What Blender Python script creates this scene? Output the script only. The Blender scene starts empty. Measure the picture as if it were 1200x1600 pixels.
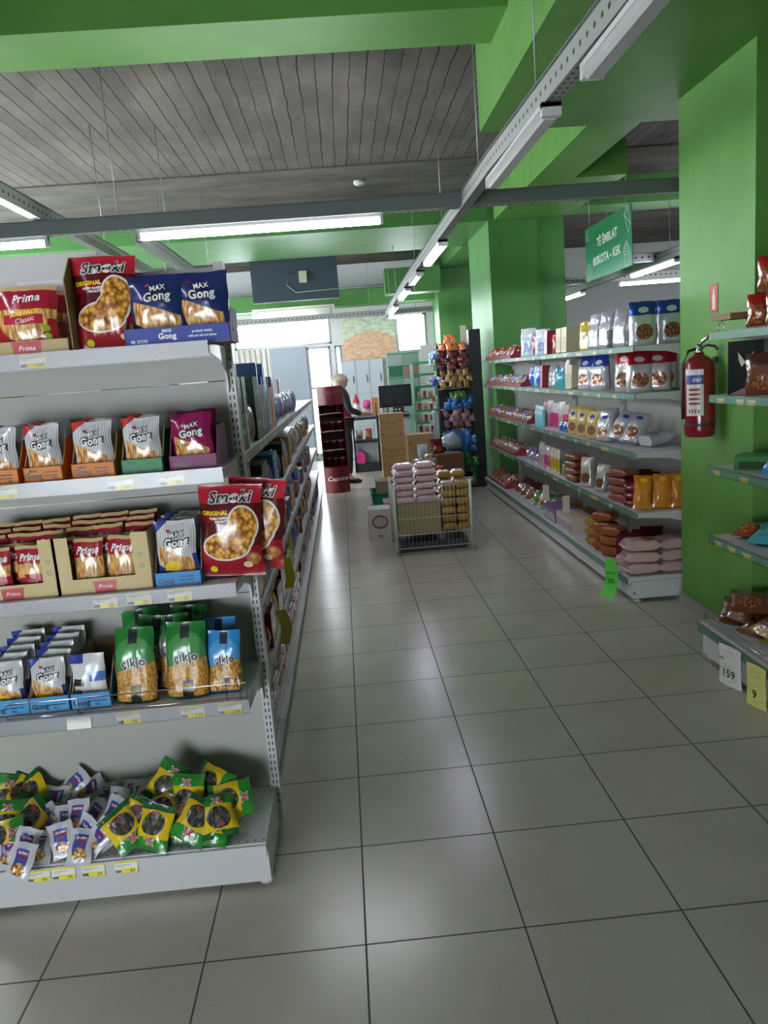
import bpy, bmesh, math, random
from mathutils import Vector, Matrix, noise
SC = bpy.context.scene
COL = SC.collection
PI = math.pi
rnd = random.Random(7)

# ---------------- camera, world, exposure ----------------
CR = (0.99547037, -0.08558958, 0.0413903)      # world x axis seen in image axes (right, down, forward)
CF = (-0.05593312, -0.17520228, 0.98294234)
CU = (-0.07687795, -0.98080507, -0.17919597)
FOC, CAMH = 1195.0, 1.6
cam_d = bpy.data.cameras.new('camera'); cam = bpy.data.objects.new('camera', cam_d); COL.objects.link(cam)
cam_d.sensor_fit = 'VERTICAL'; cam_d.sensor_height = 24; cam_d.lens = FOC/1600*24
cam_d.clip_start = 0.05; cam_d.clip_end = 200
cam.matrix_world = Matrix(((CR[0], -CR[1], -CR[2], 0), (CF[0], -CF[1], -CF[2], 0), (CU[0], -CU[1], -CU[2], CAMH), (0, 0, 0, 1)))
SC.camera = cam
SC.view_settings.view_transform = 'Standard'; SC.view_settings.look = 'None'
SC.view_settings.gamma = 1; SC.view_settings.use_curve_mapping = False
SC.view_settings.exposure = 0.85
SC.cycles.use_denoising = True
SC.cycles.max_bounces = 6; SC.cycles.diffuse_bounces = 4; SC.cycles.glossy_bounces = 3
SC.cycles.transmission_bounces = 4; SC.cycles.transparent_max_bounces = 6
SC.cycles.caustics_reflective = False; SC.cycles.caustics_refractive = False
SC.cycles.sample_clamp_indirect = 6
W = bpy.data.worlds.new('sky'); SC.world = W; W.use_nodes = True
W.node_tree.nodes['Background'].inputs[0].default_value = (1.0, 0.985, 0.96, 1)
W.node_tree.nodes['Background'].inputs[1].default_value = 13.0
TUBE_E = 50.0                                   # emission of the lit tubes

def on_plane(px, py, X=None, Y=None, Z=None):
    """where the sight line of a measured photo point meets a real plane of the shop"""
    r = (px-600.0, py-800.0, FOC)
    w = [sum(a*b for a, b in zip(row, r)) for row in (CR, CF, CU)]
    t = X/w[0] if X is not None else (Y/w[1] if Y is not None else (Z-CAMH)/w[2])
    return Vector((w[0]*t, w[1]*t, w[2]*t+CAMH))

# ---------------- materials ----------------
def lin(c):
    if isinstance(c, str):
        c = [int(c[i:i+2], 16)/255 for i in (0, 2, 4)]
    return tuple((x/12.92 if x <= .04045 else ((x+.055)/1.055)**2.4) for x in c[:3]) + (1,)
class NM:
    """procedural material writer with layered masks on the UV of a printed face"""
    def __init__(s, name, base='808080', rough=.5, metal=0., coat=0., spec=.5):
        s.m = bpy.data.materials.new(name); s.m.use_nodes = True
        s.nt = s.m.node_tree; s.b = s.nt.nodes['Principled BSDF']
        s.b.inputs['Roughness'].default_value = rough; s.b.inputs['Metallic'].default_value = metal
        s.b.inputs['Coat Weight'].default_value = coat; s.b.inputs['Coat Roughness'].default_value = .08
        s.b.inputs['Specular IOR Level'].default_value = spec
        s.base = lin(base); s.b.inputs['Base Color'].default_value = s.base
        s.m.diffuse_color = s.base
        s.col = None; s._uv = None
    def n(s, t, **k):
        nd = s.nt.nodes.new(t)
        for a, v in k.items(): setattr(nd, a, v)
        return nd
    def link(s, a, b): s.nt.links.new(a, b)
    def math(s, op, a, b=None, c=None, clamp=False):
        nd = s.n('ShaderNodeMath', operation=op, use_clamp=clamp)
        for i, v in enumerate((a, b, c)):
            if v is None: continue
            if isinstance(v, (int, float)): nd.inputs[i].default_value = v
            else: s.link(v, nd.inputs[i])
        return nd.outputs[0]
    def coords(s, kind='UV'):
        tc = s.n('ShaderNodeTexCoord'); sp = s.n('ShaderNodeSeparateXYZ'); s.link(tc.outputs[kind], sp.inputs[0])
        return tc.outputs[kind], sp.outputs[0], sp.outputs[1], sp.outputs[2]
    def uv(s):
        if s._uv is None: s._uv = s.coords('UV')
        return s._uv
    def mix(s, fac, a, b, blend='MIX'):
        nd = s.n('ShaderNodeMix', data_type='RGBA', blend_type=blend)
        if isinstance(fac, (int, float)): nd.inputs[0].default_value = fac
        else: s.link(fac, nd.inputs[0])
        for i, v in ((6, a), (7, b)):
            if isinstance(v, str): v = lin(v)
            if isinstance(v, tuple): nd.inputs[i].default_value = v
            else: s.link(v, nd.inputs[i])
        return nd.outputs[2]
    def over(s, mask, c):
        s.col = s.mix(mask, s.col if s.col is not None else s.base, c)
        s.link(s.col, s.b.inputs['Base Color']); return s
    def band(s, v0, v1, axis=1):
        x = s.uv()[1+axis]
        return s.math('MULTIPLY', s.math('GREATER_THAN', x, v0), s.math('LESS_THAN', x, v1))
    def rectm(s, u0, u1, v0, v1): return s.math('MULTIPLY', s.band(u0, u1, 0), s.band(v0, v1, 1))
    def ellm(s, cu, cv, ru, rv):
        _, u, v, _ = s.uv()
        a = s.math('POWER', s.math('DIVIDE', s.math('ABSOLUTE', s.math('SUBTRACT', u, cu)), ru), 2)
        b = s.math('POWER', s.math('DIVIDE', s.math('ABSOLUTE', s.math('SUBTRACT', v, cv)), rv), 2)
        return s.math('LESS_THAN', s.math('ADD', a, b), 1.0)
    def halfm(s, a, b, c):
        _, u, v, _ = s.uv()
        return s.math('GREATER_THAN', s.math('ADD', s.math('MULTIPLY', u, a), s.math('MULTIPLY', v, b)), c)
    def either(s, a, b): return s.math('MAXIMUM', a, b)
    def both(s, a, b): return s.math('MULTIPLY', a, b)
    def rect(s, u0, u1, v0, v1, c): return s.over(s.rectm(u0, u1, v0, v1), c)
    def ell(s, cu, cv, ru, rv, c): return s.over(s.ellm(cu, cv, ru, rv), c)
    def vor(s, sx, sy, cols, rot=0., feature='F1', kind='UV'):
        co = s.uv()[0] if kind == 'UV' else s.coords(kind)[0]
        mp = s.n('ShaderNodeMapping'); mp.inputs['Scale'].default_value = (sx, sy, sx); mp.inputs['Rotation'].default_value = (0, 0, rot)
        s.link(co, mp.inputs[0])
        v = s.n('ShaderNodeTexVoronoi', feature=feature); v.inputs['Scale'].default_value = 1
        s.link(mp.outputs[0], v.inputs['Vector'])
        r = s.n('ShaderNodeValToRGB'); s.link(v.outputs['Distance'], r.inputs[0])
        e = r.color_ramp.elements
        e[0].position, e[0].color = cols[0][0], lin(cols[0][1]); e[1].position, e[1].color = cols[-1][0], lin(cols[-1][1])
        for p, c in cols[1:-1]:
            q = e.new(p); q.color = lin(c)
        return r.outputs[0]
    def ramp(s, fac, cols):
        r = s.n('ShaderNodeValToRGB'); s.link(fac, r.inputs[0]); e = r.color_ramp.elements
        e[0].position, e[0].color = cols[0][0], lin(cols[0][1]); e[1].position, e[1].color = cols[-1][0], lin(cols[-1][1])
        for p, c in cols[1:-1]:
            q = e.new(p); q.color = lin(c)
        return r.outputs[0]
    def noise(s, scale, detail=3, kind='Object', stretch=(1, 1, 1), rough=.5):
        co = s.coords(kind)[0]
        mp = s.n('ShaderNodeMapping'); mp.inputs['Scale'].default_value = stretch; s.link(co, mp.inputs[0])
        v = s.n('ShaderNodeTexNoise'); v.inputs['Scale'].default_value = scale; v.inputs['Detail'].default_value = detail; v.inputs['Roughness'].default_value = rough
        s.link(mp.outputs[0], v.inputs['Vector']); return v.outputs['Fac']
    def bump(s, h, strength=.3, dist=.01):
        b = s.n('ShaderNodeBump'); b.inputs['Strength'].default_value = strength; b.inputs['Distance'].default_value = dist
        s.link(h, b.inputs['Height']); s.link(b.outputs[0], s.b.inputs['Normal']); s.link(b.outputs[0], s.b.inputs['Coat Normal'])
        return s
    def crinkle(s, scale=14, strength=.5): return s.bump(s.noise(scale, 2, 'Object'), strength, .01)
MATS = {}
def flat(c, rough=.5, metal=0., coat=0., name=None, tag='paint'):
    k = (c, rough, metal, coat, tag)
    if k not in MATS: MATS[k] = NM(name or (tag+'_'+c), c, rough, metal, coat).m
    return MATS[k]
def film(c, rough=.28, metal=.0, strength=.6):
    k = ('film', c, rough, metal)
    if k not in MATS: MATS[k] = NM('wrapper_'+c, c, rough, metal, .4).crinkle(16, strength).m
    return MATS[k]
def emit(name, c, e):
    m = bpy.data.materials.new(name); m.use_nodes = True; nt = m.node_tree
    for nd in list(nt.nodes): nt.nodes.remove(nd)
    o = nt.nodes.new('ShaderNodeOutputMaterial'); em = nt.nodes.new('ShaderNodeEmission')
    em.inputs[0].default_value = lin(c); em.inputs[1].default_value = e; nt.links.new(em.outputs[0], o.inputs[0]); return m
def glass_mat(name, tint='ffffff', fac=.1, rough=.02):
    m = bpy.data.materials.new(name); m.use_nodes = True; nt = m.node_tree
    for nd in list(nt.nodes): nt.nodes.remove(nd)
    o = nt.nodes.new('ShaderNodeOutputMaterial'); mx = nt.nodes.new('ShaderNodeMixShader')
    t = nt.nodes.new('ShaderNodeBsdfTransparent'); g = nt.nodes.new('ShaderNodeBsdfGlossy')
    t.inputs[0].default_value = lin(tint); g.inputs['Roughness'].default_value = rough; mx.inputs[0].default_value = fac
    nt.links.new(t.outputs[0], mx.inputs[1]); nt.links.new(g.outputs[0], mx.inputs[2]); nt.links.new(mx.outputs[0], o.inputs[0]); return m

# ---------------- mesh building ----------------
class MB:
    """collects shapes with material slots; build() links them as ONE mesh object"""
    def __init__(s): s.v = []; s.f = []; s.mi = []; s.uvs = []; s.mats = []; s.sm = []
    def slot(s, m):
        if m not in s.mats: s.mats.append(m)
        return s.mats.index(m)
    def face(s, pts, m, uv=None, smooth=False):
        k = len(s.v); s.v += [tuple(p) for p in pts]; s.f.append(tuple(range(k, k+len(pts))))
        s.mi.append(s.slot(m)); s.uvs.append(uv); s.sm.append(smooth)
    def grid(s, pts, nx, ny, m, uvf=None, smooth=True, flip=False):
        k = len(s.v); s.v += [tuple(p) for p in pts]; mi = s.slot(m)
        for j in range(ny-1):
            for i in range(nx-1):
                q = [k+j*nx+i, k+j*nx+i+1, k+(j+1)*nx+i+1, k+(j+1)*nx+i]
                u = [(i/(nx-1), j/(ny-1)), ((i+1)/(nx-1), j/(ny-1)), ((i+1)/(nx-1), (j+1)/(ny-1)), (i/(nx-1), (j+1)/(ny-1))]
                if flip: q.reverse(); u.reverse()
                s.f.append(tuple(q)); s.mi.append(mi); s.uvs.append(u); s.sm.append(smooth)
    def box(s, a, b, m, front=None, M=None):
        x0, y0, z0 = a; x1, y1, z1 = b
        if x0 > x1: x0, x1 = x1, x0
        if y0 > y1: y0, y1 = y1, y0
        if z0 > z1: z0, z1 = z1, z0
        P = [Vector(p) for p in ((x0, y0, z0), (x1, y0, z0), (x1, y1, z0), (x0, y1, z0), (x0, y0, z1), (x1, y0, z1), (x1, y1, z1), (x0, y1, z1))]
        if M: P = [M @ p for p in P]
        U = [(0, 0), (1, 0), (1, 1), (0, 1)]
        for q, isf in (((0, 1, 5, 4), 1), ((1, 2, 6, 5), 0), ((2, 3, 7, 6), 0), ((3, 0, 4, 7), 0), ((4, 5, 6, 7), 0), ((3, 2, 1, 0), 0)):
            s.face([P[i] for i in q], (front if (isf and front) else m), U)
        return s
    def tube(s, pts, r, m, seg=6, closed=False, caps=True):
        pts = [Vector(p) for p in pts]; rings = []; n = len(pts); k0 = len(s.v); mi = s.slot(m)
        for i, p in enumerate(pts):
            d = (pts[min(i+1, n-1)]-pts[max(i-1, 0)]) if not closed else (pts[(i+1) % n]-pts[i-1])
            d.normalize(); a = d.orthogonal().normalized() if abs(d.z) > .9 else d.cross(Vector((0, 0, 1))).normalized()
            b = d.cross(a); rr = r[i] if isinstance(r, (list, tuple)) else r
            for j in range(seg):
                t = 2*PI*j/seg; s.v.append(tuple(p+a*math.cos(t)*rr+b*math.sin(t)*rr))
        R = n if closed else n-1
        for i in range(R):
            for j in range(seg):
                A = k0+i*seg; B = k0+((i+1) % n)*seg
                s.f.append((A+j, B+j, B+(j+1) % seg, A+(j+1) % seg)); s.mi.append(mi); s.uvs.append(None); s.sm.append(True)
        if caps and not closed:
            s.f.append(tuple(k0+j for j in range(seg))); s.f.append(tuple(k0+(n-1)*seg+j for j in reversed(range(seg))))
            s.mi += [mi, mi]; s.uvs += [None, None]; s.sm += [False, False]
        return s
    def lathe(s, prof, m, seg=20, c=(0, 0, 0), uvwrap=False):
        k0 = len(s.v); n = len(prof)
        ms = m if isinstance(m, list) else [m]*(n-1)
        for r, z in prof:
            for j in range(seg):
                t = 2*PI*j/seg; s.v.append((c[0]+math.cos(t)*r, c[1]+math.sin(t)*r, c[2]+z))
        for i in range(n-1):
            for j in range(seg):
                A = k0+i*seg; B = A+seg
                s.f.append((A+j, A+(j+1) % seg, B+(j+1) % seg, B+j)); s.mi.append(s.slot(ms[i])); s.sm.append(True)
                s.uvs.append([(j/seg, i/(n-1)), ((j+1)/seg, i/(n-1)), ((j+1)/seg, (i+1)/(n-1)), (j/seg, (i+1)/(n-1))])
        return s
    def prism(s, poly, x0, x1, m, axis='x'):
        """outline of (a, b) points extruded along an axis: x -> (y,z), y -> (x,z), z -> (x,y)"""
        def P(t, a, b): return {'x': (t, a, b), 'y': (a, t, b), 'z': (a, b, t)}[axis]
        A = [P(x0, *p) for p in poly]; B = [P(x1, *p) for p in poly]; n = len(poly)
        s.face(A[::-1], m); s.face(B, m)
        for i in range(n): s.face([A[i], A[(i+1) % n], B[(i+1) % n], B[i]], m)
        return s
    def mesh(s, name):
        me = bpy.data.meshes.new(name); me.from_pydata(s.v, [], s.f)
        for m in s.mats: me.materials.append(m)
        me.polygons.foreach_set('material_index', s.mi); me.polygons.foreach_set('use_smooth', s.sm)
        uvl = me.uv_layers.new(name='UVMap'); dat = [0.0]*(2*len(me.loops)); i = 0
        for f, u in zip(s.f, s.uvs):
            for q in range(len(f)):
                if u: dat[i], dat[i+1] = u[q]
                i += 2
        uvl.data.foreach_set('uv', dat); me.update(); return me
    def build(s, name, parent=None, loc=None, rot=None, fix=True):
        me = s.mesh(name)
        if fix:
            bm = bmesh.new(); bm.from_mesh(me); bmesh.ops.recalc_face_normals(bm, faces=bm.faces); bm.to_mesh(me); bm.free()
        return link_ob(name, me, parent, loc, rot)
def link_ob(name, me, parent=None, loc=None, rot=None):
    o = bpy.data.objects.new(name, me); COL.objects.link(o)
    if parent: o.parent = parent
    if loc is not None: o.location = loc
    if rot is not None: o.rotation_euler = rot
    return o
def tag(o, label, cat, group=None, kind=None):
    o['label'] = label; o['category'] = cat
    if group: o['group'] = group
    if kind: o['kind'] = kind
    return o
def empty(name, loc=(0, 0, 0), rot=(0, 0, 0), label=None, cat=None, group=None):
    o = bpy.data.objects.new(name, None); COL.objects.link(o); o.location = loc; o.rotation_euler = rot; o.empty_display_size = .1
    if label: tag(o, label, cat, group)
    return o
def struct(name, mb, label=None):
    o = mb.build(name); o['kind'] = 'structure'
    if label: o['label'] = label
    return o

# lettering, turned into flat triangles and laid on surfaces
_TX = {}
def letters(s, size, bold=0., shear=0.):
    k = (s, round(size, 4), round(bold, 4), shear)
    if k in _TX: return _TX[k]
    cu = bpy.data.curves.new('t', 'FONT'); cu.body = s; cu.size = size; cu.align_x = 'CENTER'; cu.align_y = 'CENTER'
    cu.offset = bold; cu.shear = shear; cu.resolution_u = 3; cu.space_character = 1.06
    ob = bpy.data.objects.new('t', cu); me = bpy.data.meshes.new_from_object(ob)
    vs = [(v.co.x, v.co.y) for v in me.vertices]; fs = [tuple(p.vertices) for p in me.polygons]
    bpy.data.objects.remove(ob); bpy.data.meshes.remove(me); bpy.data.curves.remove(cu)
    _TX[k] = (vs, fs); return _TX[k]
def put_text(mb, s, size, m, fn, cx=0, cy=0, bold=0., shear=0., rot=0., sx=1., layer=1):
    """fn(x, y, layer) maps flat metres to the surface"""
    vs, fs = letters(s, size, bold, shear); c, q = math.cos(rot), math.sin(rot); k = len(mb.v); mi = mb.slot(m)
    for x, y in vs:
        x *= sx; mb.v.append(tuple(fn(cx+x*c-y*q, cy+x*q+y*c, layer)))
    for f in fs:
        mb.f.append(tuple(k+i for i in f)); mb.mi.append(mi); mb.uvs.append(None); mb.sm.append(False)
def front_fn(y, x0=0., z0=0.):  # plane facing -y
    return lambda x, z, l: (x0+x, y-.0006*l, z0+z)
# ================= STRUCTURE =================
TX0, TX, TY0, TY = -0.066, 0.46, 1.934, 0.4635
def floor_mat():
    n = NM('floor_tiles', '9a978e', .3); _, x, y, _ = n.coords('Object')
    fx = n.math('DIVIDE', n.math('SUBTRACT', x, TX0), TX); fy = n.math('DIVIDE', n.math('SUBTRACT', y, TY0), TY)
    def edge(f, T): return n.math('GREATER_THAN', n.math('ABSOLUTE', n.math('SUBTRACT', n.math('FRACT', f), .5)), .5-.0028/T)
    g = n.math('MAXIMUM', edge(fx, TX), edge(fy, TY))
    cb = n.n('ShaderNodeCombineXYZ'); n.link(n.math('FLOOR', fx), cb.inputs[0]); n.link(n.math('FLOOR', fy), cb.inputs[1])
    wn = n.n('ShaderNodeTexWhiteNoise'); n.link(cb.outputs[0], wn.inputs[0])
    sp = n.noise(3, 6, 'Object'); sp2 = n.noise(160, 2, 'Object')
    c = n.ramp(sp, [(.25, 'aca698'), (.75, 'bbb5a8')])
    c = n.mix(n.math('MULTIPLY', wn.outputs[0], .35), c, 'beb8ab')
    c = n.mix(n.math('MULTIPLY', sp2, .3), c, '86847c')
    c = n.mix(g, c, '45423c'); n.link(c, n.b.inputs['Base Color'])
    n.link(n.math('ADD', n.math('MULTIPLY', n.noise(1.1, 2, 'Object'), .1), n.math('ADD', .2, n.math('MULTIPLY', g, .5))), n.b.inputs['Roughness'])
    n.bump(n.math('MULTIPLY', g, -1.0), .25, .004)
    return n.m
def plank_mat():
    n = NM('board_marked_concrete', '55524e', .85, spec=.2); _, x, y, _ = n.coords('Object')
    wob = n.math('MULTIPLY', n.math('SUBTRACT', n.noise(3, 2, 'Object'), .5), .03)
    fx = n.math('DIVIDE', n.math('ADD', x, wob), .118); fr = n.math('FRACT', fx)
    wid = n.math('MULTIPLY', n.noise(1.3, 1, 'Object', (6, .5, 1)), .10)
    g = n.math('LESS_THAN', fr, n.math('MAXIMUM', n.math('MULTIPLY', wid, 1.35), .035))
    cb = n.n('ShaderNodeCombineXYZ'); n.link(n.math('FLOOR', fx), cb.inputs[0])
    wn = n.n('ShaderNodeTexWhiteNoise'); n.link(cb.outputs[0], wn.inputs[0])
    c = n.ramp(n.noise(2.2, 7, 'Object', (1, .45, 1), .65), [(.25, '474543'), (.5, '625e5a'), (.8, '837d75')])
    c = n.mix(n.math('MULTIPLY', wn.outputs[0], .35), c, '7c756e')
    c = n.mix(n.math('MULTIPLY', g, .9), c, '1e1c1a'); n.link(c, n.b.inputs['Base Color'])
    n.bump(n.math('ADD', n.math('MULTIPLY', g, -1), n.math('MULTIPLY', n.noise(8, 4, 'Object'), .4)), .5, .02); return n.m
def conc_mat(name, a='4e4b48', b='6e6963'):
    n = NM(name, a, .85, spec=.2)
    c = n.ramp(n.noise(1.1, 8, 'Object', (1, 2.5, 2), .7), [(.35, a), (.62, b), (.8, a)])
    n.link(c, n.b.inputs['Base Color']); n.bump(n.noise(6, 5, 'Object'), .3, .01); return n.m
def green_mat(name, a, b):
    n = NM(name, a, .5, spec=.35)
    c = n.ramp(n.noise(2.6, 5, 'Object'), [(.3, a), (.72, b)])
    n.link(c, n.b.inputs['Base Color']); n.bump(n.noise(25, 3, 'Object'), .12, .004); return n.m
M_FLOOR = floor_mat(); M_PLANK = plank_mat(); M_CONC = conc_mat('smooth_concrete')
M_GREEN = green_mat('green_wall_paint', '56883a', '649848')
M_GREEN2 = green_mat('far_green_wall_paint', '4a7f40', '568c4c')
M_AL2 = flat('8d9194', .35, .8, tag='aluminium')
M_SKIRT = flat('8f8c84', .4); M_WALLG = NM('grey_white_plaster', 'b9bdbd', .7).m
ZS = 3.66
XL, XR, YB, YF = -6.0, 7.0, -3.5, 15.0
struct('floor', MB().box((XL, YB, -.12), (XR, YF+.2, 0), M_FLOOR))
struct('ceiling', MB().box((XL, YB, ZS), (XR, 8.15, ZS+.15), M_PLANK).box((XL, 8.15, ZS-.015), (XR, YF+.2, ZS+.15), M_CONC))
WL = MB(); LW = [(5.2, 8.6), (9.2, 12.6)]          # left wall; its unseen tall windows are added as a light source
WL.box((XL-.15, YB, 0), (XL, YF+.2, .9), M_GREEN).box((XL-.15, YB, 3.2), (XL, YF+.2, ZS), M_GREEN)
for a, b in ((YB, 5.2), (8.6, 9.2), (12.6, YF+.2)): WL.box((XL-.15, a, .9), (XL, b, 3.2), M_GREEN)
struct('wall_left', WL)
struct('wall_right', MB().box((XR, YB, 0), (XR+.15, YF+.2, ZS), M_WALLG))
# near wall behind the viewer, low window added to light end shelving and floor
mn_ = flat('8a8c88', .8)
struct('wall_near', MB().box((XL, YB-.15, 0), (XR, YB, .15), mn_).box((XL, YB-.15, 1.75), (XR, YB, ZS), mn_).box((XL, YB-.15, .15), (-3.4, YB, 1.75), mn_).box((-.6, YB-.15, .15), (XR, YB, 1.75), mn_))
f = MB()
for x in (-3.4, -2.02, -.64): f.box((x, YB-.12, .15), (x+.04, YB-.03, 1.75), M_AL2)
f.box((-3.4, YB-.12, .15), (-.6, YB-.03, .19), M_AL2).box((-3.4, YB-.12, 1.71), (-.6, YB-.03, 1.75), M_AL2)
o = f.build('window_6'); o['kind'] = 'structure'
MB().box((-3.38, YB-.08, .17), (-.62, YB-.07, 1.73), glass_mat('added_window_glass', 'f4faff', .06)).build('glass_pane', o)
# green painted beams
def beam(n, a, b, m=None): return struct('trim_%d' % n, MB().box(a, b, m or M_GREEN))
beam(1, (XL, 4.12, 3.33), (.98, 4.55, ZS))                       # across, nearest
beam(2, (.98, YB, 3.0), (4.4, 5.0, ZS))                          # wide soffit over the right side
beam(3, (2.04, 5.0, 3.33), (2.46, 7.85, ZS))
beam(4, (2.04, 7.85, 3.33), (2.98, 9.8, ZS))
beam(5, (XL, 9.8, 3.33), (1.97, 11.7, ZS), M_GREEN2)
beam(6, (2.98, 9.3, 3.33), (XR, 9.8, ZS), M_GREEN2)
beam(7, (1.95, 11.3, 3.33), (2.4, 14.2, ZS), M_GREEN2)
# columns
struct('wall_column', MB().box((2.06, 3.78, 0), (2.9, 4.62, 3.0), M_GREEN))
struct('wall_column.001', MB().box((1.97, 9.82, 0), (2.58, 11.3, ZS), M_GREEN2).box((2.58, 9.88, 0), (2.93, 11.2, ZS), M_GREEN2))
struct('wall_column.002', MB().box((1.86, 14.1, 0), (3.2, YF, ZS), M_GREEN2))
struct('baseboard_column', MB().box((2.047, 3.77, 0), (2.06, 4.625, .075), M_SKIRT).box((2.06, 3.767, 0), (2.9, 3.78, .075), M_SKIRT))
# far wall: openings for two transoms, door glass, side light and the right window
WB = MB(); y0, y1 = YF, YF+.15
HOL = [(-1.95, -.12, 2.22, 2.78), (-.60, -.16, .1, 2.17), (-.07, .06, 1.2, 2.17), (1.14, 1.72, 1.95, 2.66)]
xs = sorted({XL, XR, *[h[0] for h in HOL], *[h[1] for h in HOL]}); zs = sorted({0, ZS, *[h[2] for h in HOL], *[h[3] for h in HOL]})
M_FARW = NM('far_wall_plaster', 'c4c6c4', .7).m
for i in range(len(xs)-1):
    for j in range(len(zs)-1):
        cx, cz = (xs[i]+xs[i+1])/2, (zs[j]+zs[j+1])/2
        if not any(h[0] < cx < h[1] and h[2] < cz < h[3] for h in HOL): WB.box((xs[i], y0, zs[j]), (xs[i+1], y1, zs[j+1]), M_FARW)
struct('wall_far', WB)
M_ALU = flat('8d9194', .35, .8, tag='aluminium'); M_PANE = glass_mat('window_glass', 'f4faff', .06)
for i, h in enumerate(HOL):
    nm = 'door_1' if i == 1 else 'window_%d' % (i+1)
    f = MB(); w = .035
    f.box((h[0], y0-.01, h[2]), (h[0]+w, y1, h[3]), M_ALU).box((h[1]-w, y0-.01, h[2]), (h[1], y1, h[3]), M_ALU)
    f.box((h[0], y0-.01, h[2]), (h[1], y1, h[2]+w), M_ALU).box((h[0], y0-.01, h[3]-w), (h[1], y1, h[3]), M_ALU)
    if i == 0: f.box((-1.15, y0, h[2]), (-1.12, y1, h[3]), M_ALU)
    if i == 1: f.box((h[0], y0, 1.38), (h[1], y1, 1.42), M_ALU)
    o = f.build(nm); o['kind'] = 'structure'
    MB().box((h[0]+w, y0+.06, h[2]+w), (h[1]-w, y0+.07, h[3]-w), M_PANE).build('glass_pane', o)
for i, (a, b) in enumerate(LW):
    f = MB()
    for y in (a, (a+b)/2-.02, b-.04): f.box((XL-.1, y, .9), (XL-.04, y+.04, 3.2), M_ALU)
    f.box((XL-.1, a, .9), (XL-.04, b, .94), M_ALU).box((XL-.1, a, 3.16), (XL-.04, b, 3.2), M_ALU)
    o = f.build('window_%d' % (7+i)); o['kind'] = 'structure'  # out-of-view windows added to throw light in from the left
    MB().box((XL-.075, a+.02, .92), (XL-.065, b-.02, 3.18), M_PANE).build('glass_pane', o)
# mural of pale leaves and orange hill on the far wall, low green fascia
n = NM('painted_mural', 'c5cbb8', .7); _, x, _, z = n.coords('Object')
nn = n.noise(9, 6, 'Object', (1, 1, 2)); c = n.ramp(nn, [(.3, 'a9b7a0'), (.7, 'd8dac8')])
d = n.math('ADD', n.math('POWER', n.math('DIVIDE', n.math('SUBTRACT', x, .62), .62), 2), n.math('POWER', n.math('DIVIDE', n.math('SUBTRACT', z, 1.95), .46), 2))
c = n.mix(n.math('LESS_THAN', n.math('ADD', d, n.math('MULTIPLY', nn, .3)), 1.1), c, n.ramp(nn, [(.35, 'c79a78'), (.7, 'dcbfa2')])); n.link(c, n.b.inputs['Base Color'])
struct('wall_mural', MB().box((.08, YF-.012, 1.85), (1.12, YF, 2.74), n.m))
struct('trim_8', MB().box((-4.2, 14.55, 2.86), (1.86, YF, 3.14), M_GREEN2))
struct('trim_9', MB().box((.9, 13.6, 2.92), (1.86, 14.0, 3.34), M_GREEN2))
n = NM('rolled_steel_shutter', 'b8b4ac', .5, .3); _, x, _, z = n.coords('Object')
n.bump(n.math('SINE', n.math('MULTIPLY', x, 62)), .8, .02)
struct('wall_shutter', MB().box((-1.98, 14.9, 0), (-1.3, 14.96, 2.2), n.m).box((-1.3, 14.88, 0), (-.62, 14.96, 2.2), flat('8b939b', .6)))
# hanging dark board, air curtain, smoke detector
brd = empty('ceiling_board', (-.58, 12.4, 3.2), label='dark slate hanging board with loose cable under the far green beam', cat='board')
MB().box((-.67, -.03, -.4), (.67, .03, .44), flat('2b3a45', .5)).build('board_panel', brd)
MB().tube([(.05, -.05, -.03), (-.1, -.06, .02), (-.13, -.05, -.16), (0, -.05, -.28), (.9, -.05, -.26), (1.4, -.05, -.25)], .008, flat('7f8f88', .5)).build('cable', brd)
MB().box((.07, -.09, -.14), (.19, -.03, .03), flat('b0b29a', .5)).build('junction_box', brd)
ac = empty('air_curtain', (-.72, 13.95, 2.74), label='long cream air curtain unit above the glaring entrance', cat='air conditioner')
MB().box((-.72, -.12, -.1), (.72, .12, .1), flat('c9c6bd', .5)).build('housing', ac)
MB().box((-.66, -.125, -.075), (.66, -.118, .07), flat('9c9a94', .5)).box((-.64, -.13, -.06), (.64, -.122, .055), flat('c4c0b6', .5)).build('grille', ac)
MB().tube([(-.6, 0, .1), (-.6, 0, ZS-2.76)], .006, M_ALU).build('hanger_rod', ac)
MB().tube([(.6, 0, .1), (.6, 0, ZS-2.76)], .006, M_ALU).build('hanger_rod', ac)
p = on_plane(561, 285, Z=ZS-.03)
sd = empty('smoke_detector', (p.x, p.y, ZS-.015), label='small white round smoke detector on bare concrete ceiling', cat='smoke detector')
MB().lathe([(0, -.045), (.035, -.045), (.06, -.03), (.062, 0), (0, 0)], flat('d0d0cc', .5), 18).build('detector_body', sd)
MB().lathe([(0, -.052), (.02, -.05), (.024, -.043), (0, -.043)], flat('9a9a96', .5), 12).build('sensor_dome', sd)

# ---------- suspended slotted rails and lamps ----------
n = NM('slotted_galvanised_steel', '8b8e8e', .45, .4); _, x, y, z = n.coords('Object')
def slots(n, x, q, per, len_, q0, r):
    hx = n.math('ABSOLUTE', n.math('SUBTRACT', n.math('FRACT', n.math('DIVIDE', x, per)), .5))
    return n.math('LESS_THAN', n.math('ADD', n.math('POWER', n.math('DIVIDE', hx, len_/per), 2), n.math('POWER', n.math('DIVIDE', n.math('SUBTRACT', q, q0), r), 2)), 1)
n.over(slots(n, x, n.math('ABSOLUTE', y), .05, .013, .013, .0065), '26282a'); M_RAIL = n.m

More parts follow.
